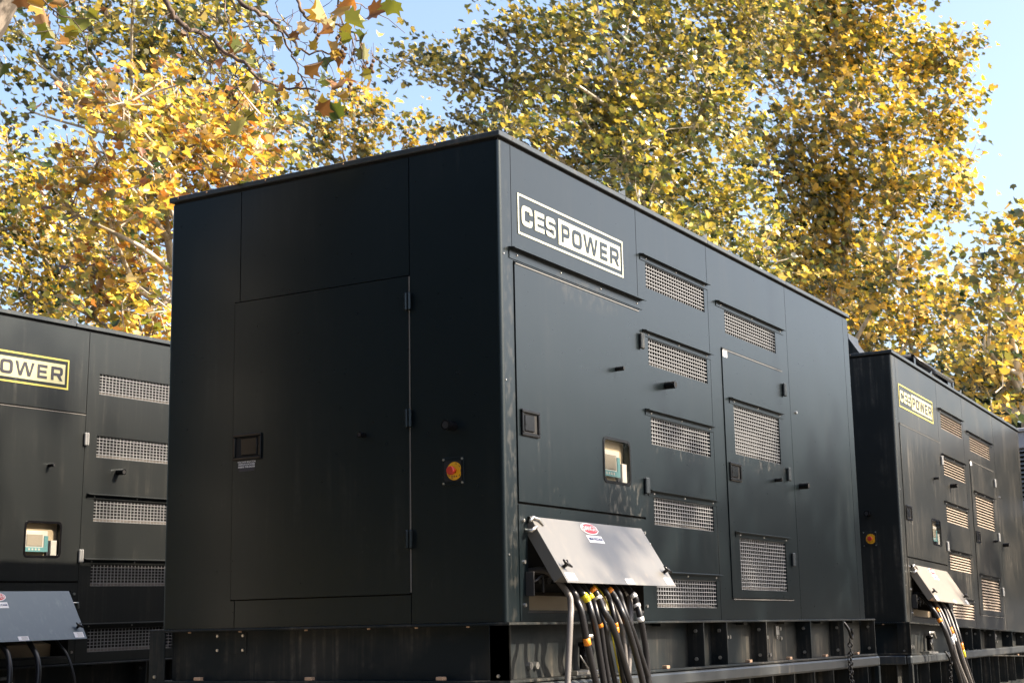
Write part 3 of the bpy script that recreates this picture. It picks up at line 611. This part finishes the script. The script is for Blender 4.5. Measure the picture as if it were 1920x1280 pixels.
# ------------------------------------------------------------------ cables
def cable(T, pts, r, mt, label, group, tapes=(), start=None, drop=True):
    P = [Vector(p) for p in pts]; a = P[0]
    P = [Vector((a.x, .15, .215)), Vector((a.x, -.02, .235))]+P
    if drop:
        e = P[-1]; d = (P[-1]-P[-2]); k = .35 if e.z > -.4 else .2
        sl_ = max(-1.2, min(.3, d.x/min(-.01, d.z))); x7 = e.x+sl_*(-.75-e.z)*.7
        P += [Vector((e.x+sl_*(-.42-e.z)*.95, e.y-.003, -.42)) if e.z > -.4 else e+Vector((sl_*-.1, 0, -.1)), Vector((x7, e.y-.01, -.80)), Vector((x7+.03, e.y-.05, -1.25)), Vector((x7+.06, e.y-.25, -1.56)), Vector((x7-.1, e.y-.9, -1.59))]
    S = smooth_path(P, 7); S = [T @ p for p in S]
    mb = MB(); mb.tube(S, r, 12); o = mb.build('power_cable', mt); tag(o, label, 'cable', group)
    for seg, m_ in tapes:
        i = int(seg*7); mb = MB(); mb.tube(S[i:i+3] if len(S[i:i+3]) > 1 else S[-2:], r*1.09, 12); mb.build('tape_band', m_, o)
    return o
TM = Matrix.Translation((0, 0, Z0)); G = 'power cables hanging from the nearest generator'
sfx = ' under nearest generator lid'
CB = [
 ([(0.318, -0.139, 0.13), (0.307, -0.162, 0.065), (0.274, -0.175, 0.001), (0.249, -0.175, -0.163), (0.233, -0.175, -0.276)], 00.0145, 'cable_grey', 'thick grey cable, leftmost of those'+sfx, ()),
 ([(0.371, -0.137, 0.137), (0.388, -0.152, 0.091), (0.393, -0.171, 0.039), (0.427, -0.175, -0.078), (0.47, -0.175, -0.188), (0.514, -0.175, -0.286)], 0.016, 'cable', 'black cable with one low orange band, second from left'+sfx, ((5.1, 'orange'),)),
 ([(0.458, -0.139, 0.131), (0.495, -0.152, 0.092), (0.491, -0.173, 0.032), (0.523, -0.175, -0.04), (0.558, -0.175, -0.164), (0.594, -0.175, -0.289)], 0.0165, 'cable', 'black cable with a yellow sleeve near its top, front one'+sfx, ((2.2, 'yellow'), (2.5, 'yellow'), (2.8, 'yellow'))),
 ([(0.523, -0.139, 0.132), (0.551, -0.157, 0.079), (0.548, -0.175, 0.019), (0.581, -0.175, -0.04), (0.61, -0.175, -0.166), (0.646, -0.175, -0.291)], 0.0135, 'cable', 'black cable with yellow top and an orange band midway'+sfx, ((2.2, 'yellow'), (4.6, 'orange'))),
 ([(0.578, -0.134, 0.153), (0.586, -0.166, 0.099), (0.57, -0.202, 0.038), (0.632, -0.21, -0.028), (0.714, -0.21, -0.149), (0.803, -0.21, -0.297)], 0.0165, 'cable', 'black cable with an orange top slanting across the others'+sfx, ((2.0, 'orange'), (2.8, 'whitetape'))),
 ([(0.703, -0.135, 0.148), (0.727, -0.155, 0.087), (0.717, -0.175, 0.026), (0.742, -0.175, -0.042), (0.768, -0.175, -0.169), (0.805, -0.175, -0.297)], 0.0125, 'cable', 'thin black cable with a long orange wrap'+sfx, ((4.6, 'orange'), (4.9, 'orange'))),
 ([(0.746, -0.136, 0.152), (0.767, -0.166, 0.1), (0.75, -0.206, 0.032), (0.806, -0.21, -0.05), (0.883, -0.21, -0.179), (0.945, -0.21, -0.303)], 0.016, 'cable', 'black cable with orange top, third from right'+sfx, ((2.0, 'orange'),)),
 ([(0.834, -0.135, 0.149), (0.851, -0.155, 0.087), (0.859, -0.175, 0.019), (0.925, -0.175, -0.057), (1.012, -0.175, -0.182), (1.099, -0.175, -0.309)], 0.0145, 'cable', 'plain black cable, second from right'+sfx, ()),
 ([(1.021, -0.104, 0.146), (1.014, -0.121, 0.068), (0.994, -0.13, -0.009), (0.981, -0.13, -0.112), (0.958, -0.13, -0.215), (0.94, -0.13, -0.303)], 0.014, 'cable_grey', 'pale grey cable bending left behind the black ones'+sfx, ((2.0, 'whitetape'),)),
 ([(1.001, -0.141, 0.13), (1.013, -0.157, 0.081), (1.011, -0.175, 0.018), (1.042, -0.175, -0.065), (1.07, -0.175, -0.17), (1.079, -0.175, -0.301)], 0.016, 'cable', 'black cable with white bands, rightmost'+sfx, ((2.1, 'whitetape'), (3.1, 'whitetape'), (4.0, 'whitetape'))),
 ([(0.702, -0.13, -0.007), (0.72, -0.13, -0.068), (0.751, -0.13, -0.169), (0.803, -0.13, -0.297)], 0.013, 'cable', 'thin black rear cable, left one of two'+sfx, ()),
 ([(0.878, -0.13, -0.008), (0.905, -0.13, -0.077), (0.922, -0.13, -0.166), (0.93, -0.13, -0.302)], 0.0125, 'cable_grey', 'thin greyish rear cable, right one of two'+sfx, ()),
]
for p, r, mt, lb, tp in CB: cable(TM, p, r, mt, lb, G, tp)
TR = right.matrix_world.copy() if False else Matrix.Translation((6.7109, 0.1163, -0.0272+Z0)) @ Euler((-0.00194, 0.02662, 0.0138)).to_matrix().to_4x4()
for dx, lb in ((0, 'thin yellow cord left'), (.17, 'thin yellow cord right')):
    P = smooth_path([TM @ Vector((.54+dx+a, y_, z_)) for a, y_, z_ in ((0, .1, .25), (0, -.08, .17), (.012, -.15, .06), (.02, -.155, -.05), (.07, -.155, -.2), (.11, -.155, -.32), (.2, -.17, -.9), (.28, -.3, -1.60))], 7)
    mb = MB(); mb.tube(P, .0042, 8); tag(mb.build('cord', 'yellow'), lb+' of two among the black cables under the nearest generator lid', 'cord', 'thin yellow cords under the lid')
G2 = 'power cables hanging from the right generator'; s2 = ' under the right generator lid'
for p, r, mt, lb, tp in [
 ([(.33, -.125, .118), (.36, -.17, .03), (.40, -.22, -.12), (.70, -.24, -.504)], .018, 'cable', 'black cable bulging out to the left, leftmost one'+s2, ((3.0, 'orange'),)),
 ([(.46, -.127, .122), (.44, -.192, -.032), (.50, -.24, -.251), (.80, -.24, -.505)], .016, 'cable', 'black cable with orange top, second from left'+s2, ((2.1, 'orange'),)),
 ([(.557, -.127, .126), (.53, -.216, -.086), (.62, -.24, -.305), (.90, -.24, -.507)], .014, 'cable_grey', 'thin grey cable, third from left'+s2, ((3.2, 'whitetape'),)),
 ([(.694, -.127, .130), (.63, -.197, -.038), (.70, -.24, -.249), (.99, -.24, -.508)], .015, 'cable', 'black cable with orange and white bands, third from right'+s2, ((3.0, 'orange'), (3.4, 'whitetape'))),
 ([(.80, -.127, .128), (.72, -.216, -.082), (.80, -.24, -.282), (1.08, -.24, -.509)], .014, 'cable_grey', 'grey cable, second from right'+s2, ()),
 ([(.917, -.134, .120), (.82, -.216, -.080), (.88, -.24, -.282), (1.14, -.24, -.509)], .015, 'cable', 'black cable with a yellow orange band, rightmost one'+s2, ((3.5, 'orange'), (3.8, 'yellow')))]: cable(TR, p, r, mt, lb, G2, tp)
TL = Matrix.Translation((0.0744, 4.305, -0.2226+Z0)) @ Euler(LR).to_matrix().to_4x4()
G3 = 'power cables hanging from the left generator'; s3 = ' under the shaded left generator lid'
for p, r, mt, lb, tp in [
 ([(.62, -.128, .148), (.62, -.2, .05), (.60, -.24, -.1)], .02, 'cable', 'thick black cable with white bands cut by the frame,'+s3, ((2.9, 'whitetape'),)),
 ([(.753, -.128, .148), (.76, -.184, .082), (.73, -.24, -.079)], .018, 'cable', 'thick black cable, middle one'+s3, ()),
 ([(.99, -.128, .140), (.985, -.2, .053), (.96, -.24, -.091)], .018, 'cable', 'thick black cable, second from right'+s3, ()),
 ([(1.23, -.12, .142), (1.253, -.184, .062), (1.273, -.24, -.109)], .009, 'cable', 'thin black cable, rightmost'+s3, ())]: cable(TL, p, r, mt, lb, G3, tp)
# ------------------------------------------------------------------ chains
def chain(label, T, u, z0, n, r=.009, ln=.044):
    root = empty('hanging_chain', T @ Vector((u, -.05, z0))); tag(root, label, 'chain', 'lashing chains on the trailers')
    mb = MB(); mb.tube(smooth_path([(-.03, .03, .10), (-.015, .0, .05), (.0, -.01, .0), (.03, -.01, -.015), (.04, -.01, .02), (.02, -.01, .045)], 5), .010, 8); h = mb.build('hook', 'gloss', root)
    z = -.03
    for k in range(n):
        mb = MB(); P = []
        for i in range(13):
            a = 2*math.pi*i/12; P.append((.014*math.cos(a), 0, (ln*.5-.006)*math.sin(a)))
        c = math.cos(R_(90*(k % 2)+20)); s = math.sin(R_(90*(k % 2)+20)); ox = .006*math.sin(k*.9)-.02*max(0, k-4)*.15
        mb.tube([(x*c+ox, x*s, q+z) for x, y, q in P], .0052, 6, 0, False); mb.build('link', 'gloss', root); z -= ln*.72
    for k in range(8):
        mb = MB(); c = math.cos(R_(90*(k % 2)+50)); s = math.sin(R_(90*(k % 2)+50)); P = [(.014*math.cos(2*math.pi*i/12), (ln*.5-.006)*math.sin(2*math.pi*i/12)) for i in range(13)]
        mb.tube([(x*c-.055, x*s-.01, q-.13-k*ln*.72) for x, q in P], .0052, 6, 0, False); mb.build('link', 'gloss', root)
    return root
chain('black steel chain and hook hanging at the far end of the nearest generator', TM, 4.67, -.12, 14)
chain('black steel chain hanging beside the cables of the faded right generator', TR, 1.12, -.33, 10)
# ------------------------------------------------------------------ pale unit at the far right edge
root = empty('louvred_container', (13.0, -1.62, Z0)); tag(root, 'pale grey louvred container at the right edge of the photo', 'container')
mb = MB(); mb.relief((0, 2.4), (-1.0, 2.21), [(.10, 2.3, 1.38, 2.02, .12, 1), (.10, 2.3, .2, 1.2, .12, 1)], FD)
mb.quad((0, 0, -1), (0, 0, 2.21), (5, 0, 2.21), (5, 0, -1)); mb.quad((0, 2.4, -1), (5, 2.4, -1), (5, 2.4, 2.21), (0, 2.4, 2.21)); mb.quad((5, 0, -1), (5, 2.4, -1), (5, 2.4, 2.21), (5, 0, 2.21)); mb.quad((0, 0, 2.21), (0, 2.4, 2.21), (5, 2.4, 2.21), (5, 0, 2.21)); mb.quad((0, 0, -1), (5, 0, -1), (5, 2.4, -1), (0, 2.4, -1))
mb.build('shell', ['greybox', 'dark'], root)
mb = MB(); mb.box(-.03, 5.03, -.03, 2.43, 2.215, 2.26, 0, .008); mb.build('roof', 'greybox', root)
for z0, z1 in ((1.38, 2.02), (.2, 1.2)):
    mb = MB(); n_ = int((z1-z0)/.05)
    for i in range(n_):
        z = z0+.01+i*(z1-z0)/n_; mb.poly([(.0, .10, z), (.0, 2.3, z), (.05, 2.3, z+.035), (.05, .10, z+.035)])
    mb.build('louvre', 'galv', root)
for x in (.2, 4.6):
    for y in (.2, 2.0): mb = MB(); mb.box(x, x+.2, y, y+.2, -1.6, -1.001); mb.build('leg', 'greybox', root)
# ------------------------------------------------------------------ trees
rng = np.random.default_rng(7)
def star_leaf():
    """five lobed plane leaf outline in two folded halves"""
    h = [(0, -.5), (.16, -.42), (.50, -.30), (.30, -.12), (.52, .16), (.22, .10), (0, .52)]
    return h
LEAF_LOW = [(0, -.5), (.36, -.34), (.48, .10), (.17, .12), (0, .5)]
LEAF_HI = [(0, -.42), (.10, -.40), (.30, -.46), (.33, -.28), (.50, -.12), (.34, -.04), (.50, .26), (.28, .17), (.15, .26), (.10, .36), (0, .56)]
def leaves(name, pos, size, nrm, parent, mt, hi=False, fold=0.35):
    prof = np.array(LEAF_HI if hi else LEAF_LOW); k = len(prof); n = len(pos)
    # local verts: right half then left half share the midrib
    R = np.stack([prof[:, 0], prof[:, 1], np.abs(prof[:, 0])*fold - prof[:, 1]**2*.25], 1)
    Lh = R[1:-1][::-1].copy(); Lh[:, 0] *= -1; V = np.concatenate([R, Lh]); m_ = len(V)
    f1 = list(range(k)); f2 = [k-1]+list(range(k, m_))+[0]
    nz = nrm/np.linalg.norm(nrm, axis=1, keepdims=True); rv = rng.normal(size=(n, 3)); tx = np.cross(nz, rv); tx /= np.linalg.norm(tx, axis=1, keepdims=True); ty = np.cross(nz, tx)
    fo = (rng.random(n)*1.6+.2)[:, None]
    P = pos[:, None, :] + size[:, None, None]*(V[None, :, 0:1]*tx[:, None, :] + V[None, :, 1:2]*ty[:, None, :] + (V[None, :, 2]*fo)[:, :, None]*nz[:, None, :])
    me = bpy.data.meshes.new(name); me.vertices.add(n*m_); me.vertices.foreach_set('co', P.astype(np.float32).ravel())
    li = np.array(f1+f2); q = len(li); loops = (np.arange(n)[:, None]*m_+li[None, :]).ravel()
    me.loops.add(len(loops)); me.loops.foreach_set('vertex_index', loops.astype(np.int32)); me.polygons.add(2*n)
    st = (np.arange(n)[:, None]*q+np.array([0, k])[None, :]).ravel(); me.polygons.foreach_set('loop_start', st.astype(np.int32))
    me.materials.append(M[mt]); me.update(calc_edges=True); me.validate()
    o = bpy.data.objects.new(name, me); col.objects.link(o)
    if parent is not None: o.parent = parent
    return o
def crown_points(blobs, dens, leaf, clump=0.42, per=16, shell=0.5):
    C = []
    for c, r in blobs:
        nleaf = dens*math.pi*r*r/(0.38*leaf*leaf); nc = max(3, int(nleaf/per))
        d = rng.normal(size=(nc, 3)); d /= np.linalg.norm(d, axis=1, keepdims=True); rad = rng.random(nc)**shell
        C.append(np.array(c)+d*rad[:, None]*r*np.array([1, 1, .92])+rng.normal(size=(nc, 3))*.15)
    C = np.concatenate(C); k = len(C); cs = clump*(0.5+rng.random(k))
    P = np.repeat(C, per, 0)+rng.normal(size=(k*per, 3))*np.repeat(cs, per)[:, None]*np.array([.52, .52, .42])
    keep = rng.random(len(P)) < np.repeat(.45+.55*rng.random(k), per)
    return C, P[keep]
def tree(label, base, blobs, leaf, dens, mt, trunk_r=.28, clump=.40, per=20, barkm='bark', cat='tree', twigs=True, fork=.35, lean=(0, 0), group='plane trees behind the generators', twn=1.0):
    base = Vector(base); root = empty('plane_tree', base); tag(root, label, cat, group)
    cs = [Vector(c) for c, r in blobs]; cen = sum(cs, Vector())/len(cs); top = max(c.z for c in cs)
    mb = MB(); fz = base.z+(top-base.z)*fork
    T = [base, Vector((base.x+(cen.x-base.x)*.1+lean[0], base.y+(cen.y-base.y)*.1+lean[1], base.z+(fz-base.z)*.6)), Vector((base.x+(cen.x-base.x)*.25+lean[0], base.y+(cen.y-base.y)*.25+lean[1], fz)), Vector((cen.x*.6+base.x*.4+lean[0], cen.y*.6+base.y*.4+lean[1], fz+(top-fz)*.5)), Vector((cen.x, cen.y, top-.5))]
    S = smooth_path(T, 6); n = len(S); rad = [trunk_r*(1-.88*i/(n-1))+(trunk_r*.5*math.exp(-i*1.2)) for i in range(n)]
    mb.tube([tuple(p-base) for p in S], rad, 12); mb.build('trunk', barkm, root)
    mb = MB()
    for (c, r) in blobs:
        c = Vector(c); zt = max(fz*.85, min(c.z-r*1.2, S[-4].z)); i = min(range(n), key=lambda k: abs(S[k].z-zt)); i = max(2, i)
        a = S[i]; d = c-a; mid = a+d*.5+Vector((rng.normal()*.25, rng.normal()*.25, -.12*Vector((d.x, d.y)).length)); e = c+Vector((0, 0, r*.5))
        r0 = min(rad[i]*.75, .035+.03*r); P = smooth_path([a, mid, c, e], 5); mb.tube([tuple(p-base) for p in P], [r0*(1-.85*k/(len(P)-1)) for k in range(len(P))], 7)
    C, P = crown_points(blobs, dens, leaf, clump, per)
    nn = rng.normal(size=(len(P), 3)); nn[:, 2] = np.abs(nn[:, 2])+.35; nn += np.array([.35, -.85, .4])
    sz = leaf*(.6+.8*rng.random(len(P)))
    lv = leaves('foliage', P-np.array(base), sz, nn, root, mt)
    if twigs:
        bc = np.array([c for c, r in blobs]); sel = rng.permutation(len(C))[:int(len(C)*.5*twn)]
        for k in sel:
            p = C[k]; j = int(np.argmin(((bc-p)**2).sum(1))); a = bc[j]; dd = p-a
            st = a+dd*rng.random()*.35; mid = (st+p)/2+rng.normal(size=3)*.12; mb.tube([tuple(Vector(st)-base), tuple(Vector(mid)-base), tuple(Vector(p)-base)], [.013, .009, .004], 4, 0, False)
    mb.build('branches', barkm, root)
    return root
def BL(L_, d, jit=.04):
    out = []
    for x, y, r in L_:
        dd = d*(1+jit*rng.normal()); out.append((tuple(at(x, y, dd)), r*dd/FPX))
    return out
def gnd(px, d):
    p = at(px, 900, d); return (p.x, p.y, 0)
tree('tall green and yellow plane tree rising right of centre, above the logo', gnd(1345, 30),
     BL([(755, 115, 38), (800, 105, 50), (870, 130, 66), (945, 60, 60), (960, 170, 85), (1050, 80, 110), (1130, 190, 130), (1230, 90, 150), (1320, 200, 150), (1080, 330, 95), (1230, 330, 130), (1340, 400, 130), (1180, -90, 170), (1010, 250, 70), (890, 235, 60), (1400, 30, 130), (1420, 500, 110), (1290, 430, 90), (950, 240, 60), (1170, 290, 90), (1200, 400, 90), (1130, 240, 70), (1260, 470, 90)], 30, .07), .132, 2.2, 'leaf_green', .22)
tree('big golden plane tree with pale bare limbs at the right', gnd(1525, 38),
     BL([(1480, 80, 150), (1600, 60, 130), (1700, 110, 95), (1775, 110, 62), (1810, 160, 40), (1740, 230, 80), (1600, 230, 140), (1480, 300, 130), (1690, 350, 100), (1780, 385, 55), (1580, 420, 130), (1480, 480, 110), (1680, 500, 110), (1600, 590, 110), (1720, 620, 100), (1520, -90, 200), (1680, -40, 80), (1800, 320, 35), (1790, 590, 60), (1640, 660, 60), (1540, 350, 90), (1530, 480, 90), (1560, 560, 90)], 38, .06), .160, 2.2, 'leaf_gold', .24)
tree('golden plane tree cut by the right edge of the photo', gnd(1960, 27),
     BL([(1890, 470, 65), (1860, 560, 85), (1930, 580, 110), (1850, 660, 75), (1900, 700, 60), (1960, 450, 90), (1820, 720, 50), (1960, 680, 90), (1830, 520, 30), (1860, 770, 40)], 27), .145, 2.1, 'leaf_gold', .22)
tree('small far yellow green tree above the nearest generator roof, left of its corner', gnd(660, 44),
     BL([(640, 225, 62), (700, 215, 50), (600, 280, 55), (690, 290, 60), (760, 260, 50), (570, 240, 34), (820, 250, 45), (660, 175, 28), (560, 320, 50)], 44), .17, 2.0, 'leaf_gold', .22)
tree('thin olive plane tree with a grey forked trunk at the upper left', gnd(215, 30),
     BL([(250, 60, 90), (340, 60, 90), (430, 60, 80), (150, 60, 60), (110, 140, 55), (60, 110, 45), (170, 180, 60), (60, 210, 38), (330, 160, 80), (430, 170, 70), (250, -60, 150), (500, 200, 50), (540, 270, 45), (30, 40, 50), (40, 290, 25), (300, 260, 70), (400, 280, 70)], 30), .148, 1.9, 'leaf_green', .24)
tree('yellow leaved tree at the left edge above the shaded generator', gnd(130, 26),
     BL([(20, 300, 50), (60, 340, 60), (110, 400, 80), (30, 430, 90), (120, 500, 80), (60, 560, 90), (150, 580, 60), (-40, 380, 90), (170, 460, 50)], 26), .110, 2.4, 'leaf_gold', .2)
tree('bright orange plane tree just behind the left and nearest generators', gnd(400, 17),
     BL([(230, 200, 70), (330, 190, 75), (430, 230, 80), (200, 290, 85), (310, 300, 95), (420, 330, 90), (490, 290, 55), (250, 400, 90), (350, 400, 70), (190, 500, 75), (270, 500, 80), (280, 590, 70), (170, 590, 50), (150, 210, 45), (500, 230, 35), (130, 300, 35), (230, 650, 60), (300, 330, 60), (380, 260, 60), (210, 430, 60), (140, 400, 45), (270, 640, 70)], 17, .07), .108, 2.2, 'leaf_orange', .15, .26, 12, twn=1.6)
tree('dark evergreen tree low behind the trees at the right edge', gnd(1880, 60),
     BL([(1900, 800, 130), (1800, 780, 120), (1960, 760, 130), (1700, 740, 120), (1880, 700, 100), (1500, 700, 150), (1300, 600, 120), (1600, 740, 120)], 60), .28, 2.4, 'leaf_dark', .35, .6, 14, 'bark_dark', twigs=False, group='')
# shading tree to the right of the camera
B = []
for (x, y, z, t, r_b) in [(1.9, 0, .70, 9.5, .26), (3.3, 0, .68, 10, .34), (4.25, 0, .55, 10.5, .45), (5.1, 0, .1, 10, .5), (2.5, 0, .15, 10, .35), (3.4, 0, -.15, 9.5, .5), (4.6, 0, .95, 10.2, .3), (1.15, 0, .62, 10, .22), (.85, -.1, .36, 9.6, .16), (4.3, 0, -.3, 10, .6), (2.0, 0, -.12, 10, .3), (2.6, 0, -.3, 10.3, .4), (5.1, 0, -.35, 10, .4), 
        (.35, 4.3, 1.95, 14, .36), (-.1, 4.3, 1.8, 14.5, .5), (.75, 4.3, 1.35, 14, .16), (1.1, 4.3, 1.75, 14.2, .10), (.2, 4.3, 1.2, 14, .35), (.2, 4.3, .75, 14, .25), (8.5, 0, -.1, 10, .5), (10, 0, .2, 10, .5)]:
    B.append(((x+.4*t, y-t, z+Z0+.83*t), r_b*1.1))
tree('plane tree out of frame to the right that dapples the generators', (9.5, -13.5, 0), B, .12, 2.4, 'leaf_green', .16, .16, 14, twigs=False, group='')
tree('golden tree added out of frame for a warm reflection on the nearest generator', (-27, 24, 0), [((-26, 23, 2.6), 1.6), ((-24, 25, 2.2), 1.5), ((-28, 21, 2.0), 1.3), ((-22, 27, 1.8), 1.1)], .25, 2.2, 'leaf_gold', .16, .4, 14, twigs=False, group='')  # unseen tree added so the end wall mirrors a warm patch
# ------------------------------------------------------------------ overhanging near tree
def near_tree():
    d = 8.0; base = Vector((at(-260, 600, d).x, at(-260, 600, d).y, 0)); root = empty('plane_tree', base)
    tag(root, 'near plane tree at the top left, leaves and seed balls hanging over the generators', 'tree')
    def W(x, y, dd=d): return at(x, y, dd)-base
    mb = MB(); P = smooth_path([(0, 0, 0), W(-240, 500), W(-150, 180), W(-52, 20), W(30, -110), W(120, -260), W(200, -420)], 6); n = len(P)
    mb.tube([tuple(p) for p in P], [.28-.20*i/(n-1) for i in range(n)], 16); mb.build('trunk', 'bark_near', root)
    mb = MB()
    def c5(L_): return [(300+x/4, y/4) for x, y in L_]
    br = [([(30, -110), (180, -120), (290, -60)] + c5([(40, 0), (100, 110), (200, 210), (320, 250), (500, 395), (660, 480), (690, 545), (800, 610), (960, 655), (1090, 660), (1200, 690)]), 7.9, .028),
          ([(60, -160), (280, -120), (400, -50)] + c5([(580, 0), (700, 80), (800, 130), (900, 230), (1000, 310), (1080, 380), (1250, 400), (1380, 440)]), 8.1, .024),
          ([(120, -260), (380, -160), (530, -60)] + c5([(1030, 0), (1060, 90), (1120, 140), (1250, 180), (1400, 210), (1480, 300), (1520, 420), (1560, 600)]), 8.0, .018),
          (c5([(900, 230), (960, 370), (1030, 480), (1070, 600), (1140, 740), (1210, 820), (1290, 800)]), 8.1, .010),
          ([(200, -100), (410, -30)] + c5([(480, 0), (520, 180), (560, 250), (640, 300)]), 7.8, .009),
          (c5([(490, -60), (525, 0), (600, 120), (700, 250), (770, 370), (770, 430)]), 7.7, .008),
          (c5([(500, 395), (575, 430), (590, 600), (600, 700), (610, 800), (640, 920)]), 7.9, .007),
          (c5([(100, 110), (160, 200), (280, 400), (400, 520), (540, 640), (640, 690)]), 7.9, .009),
          (c5([(320, 250), (480, 420), (500, 520), (560, 600)]), 7.8, .005), (c5([(800, 130), (950, 170), (1000, 260), (1090, 330)]), 8.1, .006),
          (c5([(660, 480), (760, 430), (850, 420)]), 7.9, .005), (c5([(1250, 180), (1330, 90), (1400, 0), (1420, -60)]), 8.0, .009), (c5([(730, 110), (760, 200), (800, 230), (740, 300)]), 8.1, .004),
          (c5([(1330, 0), (1350, 120), (1400, 210), (1450, 330), (1460, 420), (1500, 520)]), 8.0, .008), (c5([(1400, 0), (1540, 60), (1600, 80)]), 8.0, .006), (c5([(1080, 580), (1200, 590), (1330, 600), (1430, 610)]), 8.1, .005),
          ([(30, -110), (60, -60), (70, -20), (100, 20), (140, 40), (160, 60)], 7.6, .010), ([(100, 20), (110, 50), (105, 80)], 7.6, .006), ([(165, -30), (168, 20), (163, 60), (160, 100), (165, 140)], 7.8, .004), ([(-20, 60), (0, 110), (2, 130)], 7.6, .005),
          (c5([(940, 220), (1000, 80)]), 8.1, .003), (c5([(865, -20), (870, 70)]), 8.1, .003), (c5([(1450, 430), (1560, 390), (1610, 410)]), 8.0, .003), (c5([(270, 250), (270, 330), (380, 500), (370, 700)]), 7.9, .004), (c5([(460, 380), (455, 450), (500, 580)]), 7.9, .004)]
    tips = []
    for L_, dd, r in br:
        k = len(L_); P = smooth_path([W(x, y, dd+.25*math.sin(i*1.3)) for i, (x, y) in enumerate(L_)], 4); n = len(P)
        P = [p+Vector(rng.normal(size=3)*.006) for p in P]
        mb.tube([tuple(p) for p in P], [max(.0018, r*.62*(1-.75*i/(n-1))) for i in range(n)], 6, 0, False); tips.append(P)
        for i in range(3, n, 4):                             # side twiglets
            if r > .02 and i < 10: continue
            e = P[i]+Vector(rng.normal(size=3))*.08+Vector((0, 0, -.05)); md = (P[i]+e)/2+Vector(rng.normal(size=3))*.02; mb.tube([tuple(P[i]), tuple(md), tuple(e)], [.003, .002, .0015], 4, 0, False)
    mb.build('branches', 'bark_dark', root)
    Lf = [(602, 18, 60), (640, 20, 62), (660, 5, 55), (708, 24, 62), (733, 14, 58), (664, 44, 55), (620, 50, 40), (568, 52, 34), (552, 66, 30), (620, 88, 40), (612, 62, 34), (590, 84, 30), (640, 112, 44), (586, 122, 48), (604, 122, 44), (682, 98, 40), (650, 148, 36), (606, 156, 44), (632, 164, 44), (627, 208, 52), (608, 200, 44), (520, 70, 36), (540, 74, 34), (502, 172, 36), (524, 170, 34), (452, 238, 50), (470, 225, 40), (482, 165, 34), (470, 122, 30), (440, 85, 44), (450, 92, 40), (406, 120, 44), (432, 75, 36), (462, 88, 34), (470, 160, 40), (440, 175, 34), (686, 140, 30), (690, 165, 34), (655, 140, 24), (545, 150, 28), (680, 70, 34), (560, 90, 24), (630, 100, 30), (672, 30, 40), (650, 75, 36),
          (60, 8, 60), (92, 2, 56), (84, 36, 52), (118, 26, 50), (96, 60, 60), (146, 46, 56), (174, 30, 34), (134, 62, 40), (118, 82, 36), (110, 8, 50), (40, 0, 44), (3, 132, 44), (-4, 196, 24), (200, 22, 26), (380, 25, 24), (400, 70, 22), (345, 60, 18), (565, 160, 24), (575, 180, 26), (535, 180, 22), (640, 175, 30), (600, 185, 30), (645, 50, 34), (628, 38, 30), (556, 100, 22), (520, 88, 22)]
    pos = np.array([W(x, y, 7.9+.25*rng.normal()) for x, y, s in Lf]); sz = np.array([s*7.9/FPX*.80 for x, y, s in Lf])
    view = -np.array(f_); nn = rng.normal(size=(len(Lf), 3))*.75+view*.8+np.array([0, 0, .1])
    leaves('leaves', pos, sz, nn, root, 'leaf_near', True, .75)
    sb = [(592, 54), (591, 60), (597, 66), (594, 72), (592, 76), (521, 86), (636, 68), (640, 75), (638, 82), (643, 88), (648, 92), (650, 60), (660, 20), (666, 94), (641, 97), (662, 101), (676, 92), (678, 84), (660, 112), (655, 118), (688, 118), (682, 126), (697, 123), (695, 128), (700, 115), (699, 135), (686, 130), (681, 142), (654, 163), (658, 158), (657, 169), (632, 72), (510, 122), (512, 130), (425, 172), (432, 178), (428, 183), (440, 186), (436, 175), (520, 192), (524, 188), (534, 184), (640, 60), (645, 105)]
    proto = None
    for x, y in sb:
        p = W(x, y, 7.95+.1*rng.normal())
        if proto is None:
            mb = MB(); mb.ball((0, 0, 0), .0105, 0, 9, 7); mb.tube([(0, 0, .009), (.004, .002, .05), (.0, .0, .10)], .0012, 4, 0, False); o = mb.build('seed_ball', 'seed', root); proto = o
        else: o = proto.copy(); col.objects.link(o); o.parent = root
        o.location = p
    return root
near_tree()
# ------------------------------------------------------------------ woodland around the yard, behind the camera's sides
def woodland():
    P = []; 
    def seg(x0, y0, x1, y1, n, h, hv, gap=0.0):
        for i in range(n):
            t = rng.random(); cx = x0+(x1-x0)*t; cy = y0+(y1-y0)*t; k = math.sin(t*37)+math.sin(t*91+1)
            if k < gap-1: continue
            z = rng.random()*(h+hv*k); P.append((cx+rng.normal()*2, cy+rng.normal()*2, z))
    seg(-50, 45, -28, -10, 9000, 27, 1.2, -9); seg(-10, 62, -55, 45, 6000, 24, 1, -9); seg(-32, -12, -20, -45, 2500, 9, 1, -9)
    seg(75, -16, 25, -52, 9000, 8.5, 2.5, .0); seg(25, -52, -20, -45, 1500, 5, 1.2, 0)
    P = np.array(P); nn = rng.normal(size=(len(P), 3)); nn[:, 2] = abs(nn[:, 2])
    o = leaves('woodland', P, .9+.8*rng.random(len(P)), nn, None, 'leaf_dark'); tag(o, kind='stuff', label='dark belt of trees round the far sides of the yard')
woodland()

# a few fallen leaves lying on the nearest roof
n = 46; P = np.stack([np.concatenate([rng.random(n//2)*.5-.0, rng.random(n-n//2)*5.1]), np.concatenate([rng.random(n//2)*2.0, rng.random(n-n//2)*.35]), np.full(n, Z0+2.302)], 1)
nn = rng.normal(size=(n, 3))*.25; nn[:, 2] = 1
o = leaves('fallen_leaves', P, .05+.07*rng.random(n), nn, None, 'leaf_near', True, .3); tag(o, kind='stuff', label='dry fallen leaves lying along the roof edges of the nearest generator')
